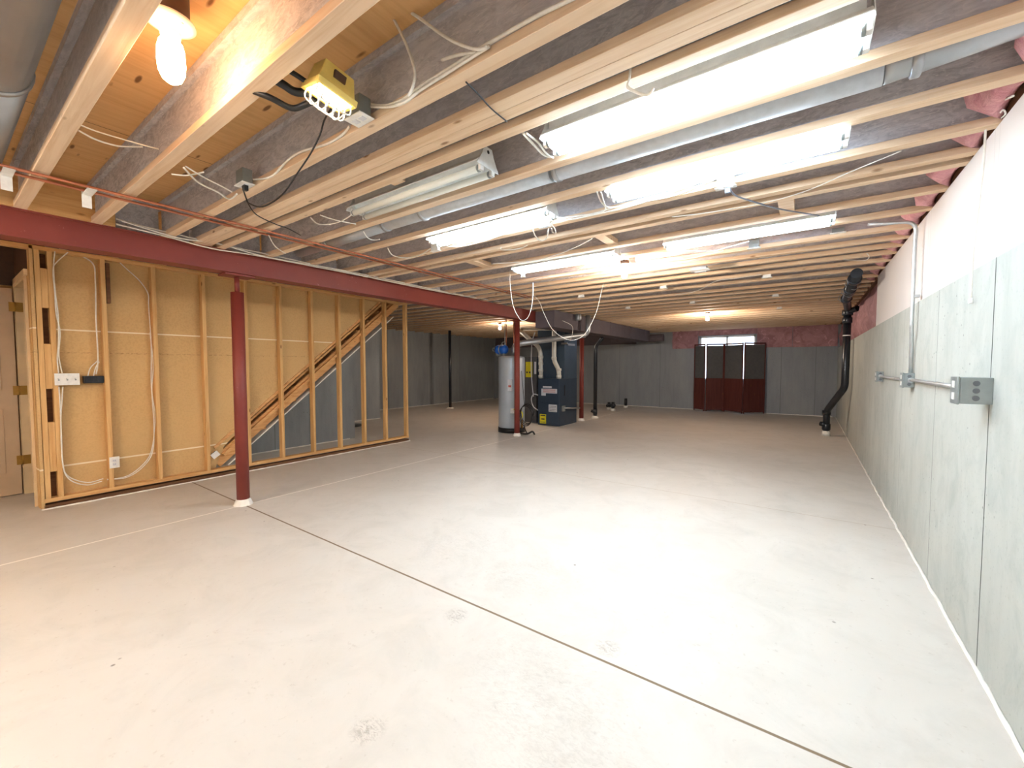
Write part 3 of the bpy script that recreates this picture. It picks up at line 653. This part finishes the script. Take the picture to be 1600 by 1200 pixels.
# ================================================================ fluorescent shop lights
def shop_light(x0, x1, yc, z, lit, label, on='tube_on'):
    t = thing('shop_light', ((x0+x1)/2, yc, z), label, 'light', 'ceiling tube lights')
    pr = [(yc-.095,z+.022),(yc-.094,z+.018),(yc-.035,z+.058),(yc,z+.040),(yc+.035,z+.058),(yc+.094,z+.018),(yc+.095,z+.022),(yc+.038,z+.070),(yc-.038,z+.070)]
    B().prism(pr, x0+.004, x1-.004, 'x').make('reflector', 'white_metal', t)
    B().prism([(yc-.036,z+.070),(yc+.036,z+.070),(yc+.030,z+.115),(yc-.030,z+.115)], x0+.02, x1-.02, 'x').make('ballast_channel', 'white_metal', t)
    for k, x in enumerate((x0, x1-.003)):
        e = B().prism([(yc-.094,z+.006),(yc+.094,z+.006),(yc+.05,z+.075),(yc+.034,z+.118),(yc-.034,z+.118),(yc-.05,z+.075)], x, x+.003, 'x').make('end_plate', 'white_metal', t)
        xx = x+.006 if k == 0 else x-.004
        B().lathe((x-.001 if k==0 else x+.003,yc,z+.094), [(.010,0),(.010,.001)], 14, 'x').make('knockout','black',e)
    for s in (-1,1):
        a = on if lit else 'tube_off'
        B().tube([(x0+.03,yc+s*.048,z-.003),(x1-.03,yc+s*.048,z-.003)], .019, 16, curve=False).make('fluorescent_tube', a, t)
        for xa, xb in ((x0+.004,x0+.022),(x1-.022,x1-.004)):
            B().box(xa, xb, yc+s*.048-.014, yc+s*.048+.014, z-.018, z+.03).make('lamp_holder', 'white_plastic', t, .002)
        for xa, xb in ((x0+.022,x0+.034),(x1-.034,x1-.022)):
            B().lathe((xa,yc+s*.048,z-.003), [(.0195,0),(.0195,.012)], 16, 'x').make('tube_cap', 'boxgrey', t)
    for x in (x0+.09, x1-.09):
        B().tube([(x,yc,z+.115),(x+.004,yc+.004,ZT-.15),(x,yc,ZT-.002)], .0025, 6).make('hanging_wire', 'galv', t)
    return t
shop_light(-1.075,.15,1.835,2.482,True,'nearest and largest lit tube light on the right of the ceiling')
shop_light(-1.06,.14,2.585,2.482,True,'lit tube light just behind the nearest one on the right')
shop_light(-2.66,-1.46,1.835,2.482,False,'unlit tube light with two white tubes at upper centre')
shop_light(-2.70,-1.50,2.62,2.478,True,'lit tube light in the left column behind the unlit one')
shop_light(-2.76,-1.54,3.965,2.485,True,'farthest lit tube light of the left column')
shop_light(-1.09,.15,3.98,2.485,True,'farthest lit tube light of the right column')
shop_light(-1.9,-.7,-1.3,2.495,True,'lit tube light overhead behind the camera, towards the right wall','tube_bright')  # unseen light inferred from the bright near floor, boosted as fill
shop_light(-4.3,-3.1,-1.3,2.495,True,'added warm fill tube light overhead behind the camera, towards the red beam','tube_warm_fill')  # unseen fill light, added to lift the joist faces and warm the left side

# ================================================================ bulbs
def porcelain_lamp(x, y, zb, label, ya, yb, zm, big=False):
    t = thing('bulb_lamp', (x, y, zb), label, 'lamp', 'bare bulbs on the ceiling')
    k = 1.0 if big else .8
    if not big: B().box(x-.03, x+.03, ya, yb, zm, zm+.012).make('mounting_bar', 'galv', t)
    B().lathe((x,y,zb+.018), [(.056*k,0),(.06*k,.005),(.06*k,.13 if big else .035),(.0,.13 if big else .036)], 24).make('ceiling_box', 'boxbrown_shade', t)
    B().lathe((x,y,zb), [(.072*k,.018),(.078*k,.016),(.078*k,.010),(.06*k,.0),(.045*k,-.012),(.032*k,-.026),(.030*k,-.040),(.022*k,-.040),(.0,-.02)], 36).make('lamp_holder', 'porcelain', t)
    if big: pf = [(.016,-.030),(.02,-.042),(.036,-.062),(.041,-.085),(.043,-.13),(.040,-.165),(.030,-.19),(.014,-.203),(.0,-.206)]
    else: pf = [(.014,-.030),(.016,-.045),(.026,-.07),(.031,-.092),(.027,-.115),(.014,-.13),(.0,-.132)]
    B().lathe((x,y,zb), pf, 28).make('bulb', 'bulb_on' if big else 'bulb_small', t)
    if big:
        sc = B()
        for s in (-1,1): sc.lathe((x+s*.05,y+s*.02,zb-.002), [(.0,0),(.006,.0),(.006,.008)], 10)
        sc.make('screw', 'brass', t)
    return t
porcelain_lamp(-1.94,.565,2.650,'big glowing bulb on a white porcelain holder at the upper left', .452,.768,2.704, True)
porcelain_lamp(-1.62,4.375,2.470,'bare glowing bulb in the middle of the ceiling below the tube lights', 4.182,4.568,2.518)
porcelain_lamp(-1.72,9.49,2.470,'bare glowing bulb far back near the window', 9.322,9.668,2.518)
porcelain_lamp(-6.75,8.96,2.50,'bare glowing bulb beyond the red beam above the water heater', 8.80,9.12,2.548)

# ================================================================ yellow work light
t = thing('work_light', (-1.60,1.0,2.42), 'yellow caged halogen work light clamped between the joists', 'work light')
R = Matrix.Rotation(math.radians(-8),3,'X') @ Matrix.Rotation(math.radians(10),3,'Y')
def fr(c, pts): return [Vector(c)+R@Vector(p) for p in pts]
c0 = (-1.60,.985,2.495)
def frust(b, c, a, b1, z0, z1, a2, b2):
    lo = fr(c, [(-a,-b1,z0),(a,-b1,z0),(a,b1,z0),(-a,b1,z0)]); hi = fr(c, [(-a2,-b2,z1),(a2,-b2,z1),(a2,b2,z1),(-a2,b2,z1)])
    return b.add(lo+hi, [(0,3,2,1),(4,5,6,7),(0,1,5,4),(1,2,6,5),(2,3,7,6),(3,0,4,7)])
frust(B(), c0, .054,.078,.012,.095,.044,.062).make('housing','yellow',t,.004)
rim = B(); rim.obox(Vector(c0)+R@Vector((-.060,0,0)),.014,.168,.026,R); rim.obox(Vector(c0)+R@Vector((.060,0,0)),.014,.168,.026,R)
for s_ in (-1,1): rim.obox(Vector(c0)+R@Vector((0,s_*.078,0)),.12,.014,.026,R)
rim.make('front_rim','yellow',t,.003)
B().obox(Vector(c0)+R@Vector((0,0,.0)),0.108,.146,.008,R).make('lens','halogen',t)
cg = B()
for k in range(4):
    y = -.05+.033*k; cg.tube(fr(c0,[(-.05,y,-.012),(-.045,y,-.05),(-.02,y,-.066),(.02,y,-.066),(.045,y,-.05),(.05,y,-.012)]), .0028, 6)
for x in (-.045,0,.045): cg.tube(fr(c0,[(x,-.07,-.012),(x,-.062,-.05 if x else -.066),(x,.062,-.05 if x else -.066),(x,.07,-.012)]), .0028, 6)
cg.make('wire_cage','white_metal',t)
B().obox(Vector(c0)+R@Vector((.051,.0,.06)),.012,.05,.03,R).make('wiring_cover','boxbrown_shade',t,.002)
cl = B(); cl.tube([(-1.86,.80,2.515),(-1.80,.85,2.487),(-1.78,.92,2.475),(-1.74,.955,2.49),(-1.68,.97,2.50)], .012, 10)
cl.tube([(-1.74,.80,2.53),(-1.72,.86,2.515),(-1.71,.90,2.505),(-1.68,.94,2.51)], .016, 10)
cl.tube([(-1.69,.83,2.56),(-1.66,.88,2.54),(-1.64,.92,2.52)], .010, 8)
cl.make('clamp_handle','black',t)

# ================================================================ ceiling boxes
def ceil_box(x, y, z, label, sx=.10, sy=.06, h=.06, name='junction_box', body='boxgrey', rot=0, plug=False, duplex=True, cat='outlet box'):
    t = thing(name, (x,y,z), label, cat)
    Rz = Matrix.Rotation(rot,3,'Z')
    B().obox((x,y,z+.004+h/2), sx*.78, sy*.8, h, Rz).make('box', body, t, .003)
    B().obox((x,y,z+.002), sx, sy, .005, Rz).make('cover_plate', 'white_plastic', t, .001)
    if duplex:
        for s in (-1,1): B().obox((Vector((x,y,z-.001))+Rz@Vector((s*sx*.2,0,0))), sx*.26, sy*.36, .004, Rz).make('receptacle', 'label_white', t, .001)
    if plug:
        B().obox((Vector((x,y,z-.018))+Rz@Vector((sx*.1,0,0))), .03,.026,.032, Rz).make('plug', plug, t, .004)
    return t
ceil_box(-1.655,1.158,2.497,'grey ceiling box with square white outlet plate beside the yellow work light',.115,.075,.085)
ceil_box(-2.79,1.150,2.487,'grey ceiling box with white plate and a black plug at upper left',.115,.07,.085,plug='black')
ceil_box(-.425,2.83,2.470,'white outlet box with grey plug in the centre right of the ceiling',.115,.045,.07,body='white_plastic',plug='grey_cable')
ceil_box(-.43,4.53,2.497,'grey ceiling box under the far right tube light',.11,.05,.085)
ceil_box(.19,4.555,2.53,'flat grey metal plate on a joist right of the far tube light',.11,.05,.04,duplex=False)
ceil_box(-1.68,2.80,2.47,'white outlet box at the right end of the left middle tube light',.10,.045,.07,body='white_plastic')
ceil_box(-2.86,2.80,2.472,'white outlet box at the left end of the left middle tube light',.11,.05,.08,body='white_plastic',duplex=False)
for x,y,l,sx in ((-2.886,5.93,'small white box on the far joists left of centre',.11),(-2.754,7.63,'small white box on the far joists above the furnace flue',.10),
   (-1.64,5.93,'grey faced box on the far joists right of the lone bulb',.11),(-.42,5.93,'small white box on the far joists below the far right tube light',.11),
   (-.42,7.63,'white box on the far joists, middle of the row on the right',.10),(-.447,9.31,'farthest small white box in the right row of ceiling boxes',.10),
   (-1.62,7.63,'small white box on the joists above the folding screen',.10),(-2.8,4.18,'white cord socket on the ceiling above the cable loop',.05)):
    ceil_box(x,y,2.462,l,sx,.05,.035,body='white_plastic',duplex=False)
t = ceil_box(-1.0,5.03,2.462,'wide grey fixture plate on the ceiling right of the lone bulb',.20,.13,.03,body='galv',duplex=False,cat='ceiling plate',name='ceiling_plate')
B().obox((-1.0,5.07,2.452),.12,.06,.004,Matrix.Identity(3)).make('label','label_white',t)

# ================================================================ conduit on right wall
t = thing('wall_conduit', (.64, 4.3, 1.27), 'galvanised conduit dropping down the right wall and running along it', 'conduit')
B().pipe([(.655,4.40,1.33),(.655,4.40,1.56),(.640,4.33,1.66),(.640,4.33,2.30),(.645,4.33,2.478),(.36,4.24,2.486)], .0125, 14, .12).make('riser','conduit',t)
B().tube([(.652,4.37,1.29),(.652,2.85,1.285)], .0125, 12, curve=False).make('horizontal_run','conduit',t)
B().tube([(.652,4.49,1.285),(.652,5.95,1.28)], .0125, 12, curve=False).make('horizontal_run','conduit',t)
for p in ((.652,4.33,1.92),): 
    B().box(.648,.676,p[1]-.03,p[1]+.03,p[2]-.01,p[2]+.01).make('strap','conduit',t)
for y in (2.87,4.35,4.51,5.93):
    B().lathe((.652,y-.02,1.287),[(.018,0),(.018,.04)],14,'y').make('connector','conduit',t)
def wallbox(y0,y1,z0,z1,label,dep,cover=True,cov='label_white'):
    t = thing('outlet_box', (.65,(y0+y1)/2,z0), label, 'outlet box', 'steel boxes on the right wall')
    B().box(.676-dep,.676,y0,y1,z0,z1).make('box','boxgrey',t,.003)
    B().box(.676-dep-.008,.676-dep,y0-.004,y1+.004,z0-.004,z1+.004).make('cover','boxgrey',t,.002)
    for dz in (.27,.73):
        B().box(.676-dep-.011,.676-dep-.008,(y0+y1)/2-.018,(y0+y1)/2+.018,z0+(z1-z0)*dz-.016,z0+(z1-z0)*dz+.016).make('receptacle','white_plastic',t,.002)
    kn = B()
    for dz in (.22,.5,.78):
        kn.lathe(((.676-dep*.5),y0-.001,z0+(z1-z0)*dz),[(.012,0),(.012,.0006)],16,'y')
    kn.make('knockout','galv_dark',t)
    return t
wallbox(2.725,2.83,1.225,1.345,'large steel box with two white outlets at the near end of the wall conduit',.105)
wallbox(4.37,4.49,1.23,1.34,'steel outlet box where the vertical conduit meets the horizontal one',.06)
wallbox(5.95,6.07,1.225,1.335,'farthest small steel outlet box on the right wall',.05)

# ================================================================ black drain pipe right
t = thing('drain_pipe', (.35,10.3,0), 'black plastic drain pipe stepping down beside the right wall at the far corner', 'pipe')
B().pipe([(.345,10.35,.10),(.345,10.35,.50),(.575,9.70,1.0),(.575,9.60,2.40)], .058, 20, .10).make('riser','abs',t)
B().pipe([(.575,9.60,2.36),(.575,9.60,2.42),(.47,8.2,2.425),(.43,6.05,2.43)], .055, 20, .09).make('ceiling_run','abs',t)
for (c,ax,L,r) in (((.345,10.35,.12),'z',.12,.068),((.345,10.35,.42),'z',.09,.068),((.575,9.60,2.16),'z',.10,.068),((.575,9.60,2.30),'z',.10,.075),((.47,8.15,2.425),'y',.12,.068),((.45,7.2,2.428),'y',.12,.066),((.44,6.4,2.43),'y',.12,.066)):
    B().lathe(c,[(r,0),(r+.004,.005),(r+.004,L-.005),(r,L)],20,ax).make('coupling','abs',t)
B().tube([(.345,10.35,.22),(.25,10.30,.24)],.045,16,curve=False).make('cleanout','abs',t)
B().tube([(.575,9.60,2.36),(.70,9.45,2.40)],.05,16,curve=False).make('side_branch','abs',t)
B().lathe((.345,10.35,0),[(.07,0),(.066,.06),(.06,.10)],20).make('base_collar','caulk',t)
B().lathe((.575,9.62,1.93),[(.060,0),(.062,.002),(.062,.018),(.060,.02)],20).make('strap','white_plastic',t)
for i,(y) in enumerate((6.9,7.6,8.3)): B().tube([(.40,y,2.50),(.38,y,2.43),(.47,y,2.365),(.53,y,2.43),(.53,y,2.50)],.004,6).make('hanger','galv',t)
# second black pipe
t = thing('drain_pipe', (-4.61,10.36,0), 'slim black vertical drain pipe right of the furnace', 'pipe')
B().pipe([(-4.61,10.36,.06),(-4.61,10.36,1.92),(-4.44,10.36,2.10),(-4.44,10.36,2.156)], .05, 18, .08).make('riser','abs',t)
B().tube([(-4.61,10.36,.16),(-4.70,10.30,.19)],.04,14,curve=False).make('cleanout','abs',t)
B().lathe((-4.61,10.36,0),[(.10,0),(.09,.03),(.055,.06)],18).make('base_collar','caulk',t)
B().lathe((-4.61,10.36,.10),[(.058,0),(.058,.14)],18).make('coupling','abs',t)
# far thin post
t = thing('drain_pipe', (-9.58,9.98,0), 'thin black vertical pipe before the far left dark wall', 'pipe')
B().tube([(-9.58,9.98,.03),(-9.58,9.98,2.56)],.048,14,curve=False).make('riser','abs',t)
B().lathe((-9.58,9.98,0),[(.12,0),(.1,.03),(.05,.04)],16).make('base_collar','caulk',t)
# floor stubs
def stub(x,y,h,label,tee=False):
    t = thing('pipe_stub',(x,y,0),label,'pipe stub')
    B().lathe((x,y,0),[(.075,0),(.07,.05),(.055,.07)],16).make('base_collar','caulk',t)
    B().lathe((x,y,.07),[(.05,0),(.05,h),(.0,h)],16).make('stub','abs',t)
    if tee: B().tube([(x-.22,y+.05,h*.7),(x+.06,y,h*.85)],.05,12,curve=False).make('side_arm','abs',t)
stub(-4.90,12.35,.20,'short black pipe stub with a side arm rising from the far floor',True)
stub(-5.15,12.65,.16,'shorter black pipe stub at the rear of the pair on the far floor')
stub(-4.91,13.5,.24,'single black pipe stub close to the back wall')

# ================================================================ water heater
x,y = -5.13,7.22
t = thing('water_heater',(x,y,0),'tall grey cylindrical water heater standing behind a red column','water heater')
B().lathe((x,y,0),[(.29,0),(.29,.10),(.0,.10)],48).make('base_ring','black',t)
B().lathe((x,y,.10),[(.276,0),(.280,.01),(.280,1.46),(.27,1.49),(.20,1.505),(.0,1.51)],48).make('tank','heater',t)
sm = B()
B().box(x+.10,x+.20,y-.285,y-.26,.88,1.12).make('rating_label','label_white',t)
B().box(x+.12,x+.19,y-.287,y-.285,.96,1.00).make('label_print','label_red',t)
B().box(x+.155,x+.225,y-.27,y-.18,.42,.52).make('gas_control','white_plastic',t,.005)
B().tube([(x+.22,y-.24,.50),(x+.34,y-.26,.52),(x+.42,y-.22,.44),(x+.40,y-.2,.34),(x+.33,y-.2,.30)],.012,10).make('gas_hose','label_yellow',t)
B().tube([(x-.14,y,1.60),(x-.14,y,2.45)],.011,10,curve=False).make('supply_pipe','copper',t)
B().tube([(x+.02,y+.05,1.60),(x+.02,y+.05,2.45)],.011,10,curve=False).make('supply_pipe','copper',t)
B().tube([(x-.22,y+.06,1.60),(x-.22,y+.06,2.45)],.008,10,curve=False).make('supply_pipe','conduit',t)
B().lathe((x+.30,y-.05,.10),[(.02,0),(.02,.18)],12).make('drain_valve','brass',t)
t = thing('flue_pipe',(-4.5,7.7,1.65),'galvanised flue pipe rising from the water heater towards the duct','flue pipe')
B().pipe([(-5.06,7.22,1.62),(-5.06,7.22,1.84),(-4.86,7.34,1.89),(-3.93,8.28,2.07)],.062,22,.10).make('sloping_run','galv',t)
B().pipe([(-4.10,8.12,2.04),(-3.89,8.32,2.09),(-3.89,8.34,2.49)],.056,22,.09).make('elbow','galv',t)
B().lathe((-3.89,8.34,2.22),[(.06,0),(.06,.03)],20).make('joint_band','galv',t)
B().lathe((-3.98,8.05,2.36),[(.05,0),(.065,.02),(.065,.12),(.05,.14)],20).make('cap','galv',t)
B().tube([(-4.98,7.26,1.87),(-4.80,7.42,1.90)],.056,20,curve=False).make('joint_band','galv',t)
t = thing('expansion_tank',(-5.27,7.10,1.63),'blue air tank with a grey handle lying on top of the water heater','tank')
d = Vector((.9,-.1,0)).normalized()
B().lathe((-5.46,7.10,1.745),[(.0,0),(.05,.006),(.085,.03),(.10,.065),(.10,.13),(.093,.135),(.093,.145),(.10,.15),(.10,.235),(.085,.275),(.05,.30),(.0,.31)],32,'x').make('shell','blue',t)
B().lathe((-5.325,7.10,1.745),[(.094,0),(.104,.003),(.104,.022),(.094,.025)],32,'x').make('band','boxgrey',t)
B().tube([(-5.30,7.10,1.84),(-5.29,7.10,1.89),(-5.25,7.10,1.905),(-5.21,7.10,1.885),(-5.20,7.10,1.84)],.010,8).make('handle','boxgrey',t)
B().tube([(-5.45,7.10,1.76),(-5.52,7.08,1.78),(-5.50,7.06,1.72),(-5.44,7.06,1.72)],.010,8).make('fitting','boxgrey',t)
B().box(-5.42,-5.38,7.05,7.15,1.615,1.66).make('foot','boxgrey',t); B().box(-5.24,-5.20,7.05,7.15,1.615,1.66).make('foot','boxgrey',t)
# black hose coil leaning on the column
t = thing('hose_coil',(-4.55,6.88,0),'black hose coil hanging between the red column and the water heater','hose')
for k in range(3):
    P = [(-4.56+.155*math.cos(a*math.pi/12), 6.90+.03*k, .40+.02*k+.20*math.sin(a*math.pi/12)) for a in range(25)]
    B().tube(P,.009,8,curve=False).make('hose_loop','black',t)
B().tube([(-4.66,6.90,1.30),(-4.62,6.89,.95),(-4.57,6.88,.60)],.006,6).make('hose_tail','black',t)
B().tube([(-4.70,6.88,.04),(-4.50,6.86,.05),(-4.40,6.90,.10),(-4.36,6.92,.04)],.018,8).make('hose_end','black',t)
B().tube([(-4.60,6.90,.20),(-4.55,6.88,.12),(-4.50,6.86,.06)],.010,8).make('hose_tail','black',t)

# ================================================================ furnace
t = thing('furnace',(-4.90,8.85,0),'dark blue-grey furnace cabinet with white pipes on top','furnace')
B().box(-5.20,-4.62,8.40,9.28,.0,1.10).make('cabinet','furnace',t,.006)
B().box(-5.185,-4.635,8.392,8.40,.03,.52).make('lower_door','furnace',t,.003)
B().box(-5.185,-4.635,8.392,8.40,.54,1.08).make('upper_door','furnace',t,.003)
yF = 8.388
B().box(-5.06,-4.82,yF,8.392,.885,.925).make('nameplate','label_white',t)
l = B().box(-5.10,-4.68,yF,8.392,.76,.865).make('rating_label','label_white',t)
pr = B()
for k in range(4): pr.box(-5.06+.0*k,-4.72,yF-.001,yF,.775+.022*k,.783+.022*k)
pr.make('printed_lines','label_red',l)
B().box(-5.10,-4.98,yF,8.392,.70,.76).make('rating_label','label_white',t)
l = B().box(-4.90,-4.68,yF,8.392,.33,.50).make('instruction_label','label_white',t)
pr = B()
for k in range(4): pr.box(-4.88,-4.70,yF-.001,yF,.35+.035*k,.360+.035*k)
pr.make('printed_lines','label_ink',l)
l = B().box(-5.14,-4.97,yF,8.392,.04,.26).make('energy_label','label_yellow',t)
pr = B(); pr.box(-5.12,-4.99,yF-.001,yF,.215,.24); pr.box(-5.10,-5.01,yF-.001,yF,.13,.16); pr.box(-5.12,-4.99,yF-.001,yF,.07,.08); pr.make('printed_lines','label_ink',l)
B().tube([(-4.61,8.55,.42),(-4.55,8.55,.42),(-4.55,9.3,.36)],.018,10,curve=False).make('gas_pipe','conduit',t)
B().box(-4.62,-4.58,8.50,8.62,.34,.47).make('gas_valve','boxgrey',t,.004)
B().tube([(-5.20,8.42,.70),(-5.32,8.40,.72),(-5.40,8.42,.60),(-5.34,8.42,.42),(-5.20,8.42,.34)],.012,8).make('drain_tube','label_white',t)
B().tube([(-5.34,8.42,.66),(-5.40,8.42,1.2),(-5.39,8.42,1.9),(-5.30,8.42,2.2)],.010,8).make('drain_tube','label_white',t)
B().box(-4.619,-4.615,8.62,8.66,.70,.95).make('cabinet_slot','black',t)
t = thing('plenum',(-4.98,9.1,1.10),'tall blue-grey sheet metal plenum on top of the furnace','duct')
B().box(-5.36,-4.62,8.64,9.27,1.10,2.295).make('plenum_box','duct_blue',t,.004)
B().box(-5.37,-4.61,8.63,9.28,1.55,1.57).make('seam','duct_blue',t)
B().box(-4.60,-4.585,8.75,9.1,1.88,1.93).make('bright_flange','galv',t)
B().box(-4.70,-4.55,8.62,8.66,1.90,1.94).make('bright_flange','galv',t)
t = thing('return_duct',(-5.5,8.8,0),'grey return air drop with yellow and white labels between heater and furnace','duct')
B().box(-5.78,-5.38,8.62,9.2,.0,1.62).make('drop','galv_dark',t,.004)
B().box(-5.69,-5.50,8.612,8.62,1.12,1.50).make('yellow_label','label_yellow',t)
l = B().box(-5.44,-5.385,8.612,8.62,1.20,1.50).make('white_label','label_white',t)
B().box(-5.67,-5.63,8.610,8.612,1.22,1.26).make('label_mark','label_ink',t); B().box(-5.59,-5.55,8.610,8.612,1.22,1.26).make('label_mark','label_ink',t)
t = thing('vent_pipe',(-5.0,8.5,1.1),'right white plastic vent pipe rising from the furnace with an elbow at the top','pipe')
B().pipe([(-4.72,8.55,1.10),(-4.72,8.55,1.30),(-4.85,8.55,1.52),(-4.85,8.55,2.28),(-5.80,8.55,2.32)],.052,20,.09).make('pipe_run','pvc',t)
for z in (1.12,1.28,1.55): B().lathe((-4.72 if z<1.4 else -4.85,8.55,z),[(.06,0),(.06,.06)],20).make('coupling','pvc',t)
t = thing('vent_pipe',(-5.2,8.5,1.1),'left white plastic vent pipe slanting up from the furnace','pipe')
B().pipe([(-5.16,8.48,1.10),(-5.18,8.48,1.72),(-5.24,8.48,1.86),(-5.80,8.48,2.28)],.05,20,.09).make('pipe_run','pvc',t)
for z in (1.12,1.26,1.42,1.58): B().lathe((-5.17,8.48,z),[(.058,0),(.058,.06)],20).make('coupling','pvc',t)
# trunk duct hanging beside the beam
t = thing('trunk_duct',(-4.3,10.3,2.12),'long dark duct trunk hanging beside the beam above the furnace','duct')
B().box(-4.49,-4.05,7.15,13.2,2.16,2.49).make('trunk','trunk',t,.004)
for yy in (8.6,10.0,11.4,12.7): B().box(-4.495,-4.045,yy,yy+.03,2.155,2.497).make('drive_cleat','trunk',t)
t = thing('branch_duct',(-4.9,12.2,2.05),'crumpled dark foil wrapped duct near the far back wall','duct')
b = B(); rs = []
for k in range(24):
    u = k/23; rs.append([(-5.4+1.7*u, 13.45+.12*math.cos(q*math.pi/7)*(1+.4*noise.noise(Vector((k,q,1)))), 2.28+.12*math.sin(q*math.pi/7)*(1+.4*noise.noise(Vector((k,q,6))))) for q in range(14)])
b.rings(rs,False).make('foil_wrap','trunk',t)

# ================================================================ folding screen
P = [(-2.87,13.90),(-2.50,13.66),(-2.03,13.90),(-1.47,13.48),(-.97,13.98)]
t = thing('folding_screen',(-1.95,13.75,0),'four panel dark brown folding screen standing in front of the window','folding screen')
for i in range(4):
    a, b_ = Vector((*P[i],0)), Vector((*P[i+1],0)); d = (b_-a); L = d.length; d.normalize(); a2 = a+d*(.018 if i in (1,3) else .006); b2 = b_-d*(.018 if i in (0,2) else .006); Ln = (b2-a2).length
    ang = math.atan2(d.y,d.x); R = Matrix.Rotation(ang,3,'Z'); mid = (a2+b2)/2
    def pb(b, u0,u1,z0,z1,th): return b.obox(a2+d*((u0+u1)/2)+Vector((0,0,(z0+z1)/2)), u1-u0, th, z1-z0, R)
    fr_ = B(); pb(fr_,0,.03,.02,2.06,.025); pb(fr_,Ln-.03,Ln,.02,2.06,.025); pb(fr_,.03,Ln-.03,2.02,2.06,.025); pb(fr_,.03,Ln-.03,.06,.10,.025); pb(fr_,.03,Ln-.03,.98,1.02,.025)
    f = fr_.make('panel_frame','walnut',t,.002)
    pb(B(),.03,Ln-.03,.10,.98,.010).make('wood_panel','walnut',f)
    pb(B(),.03,Ln-.03,1.02,2.0,.006).make('cloth_panel','screen_cloth',f)
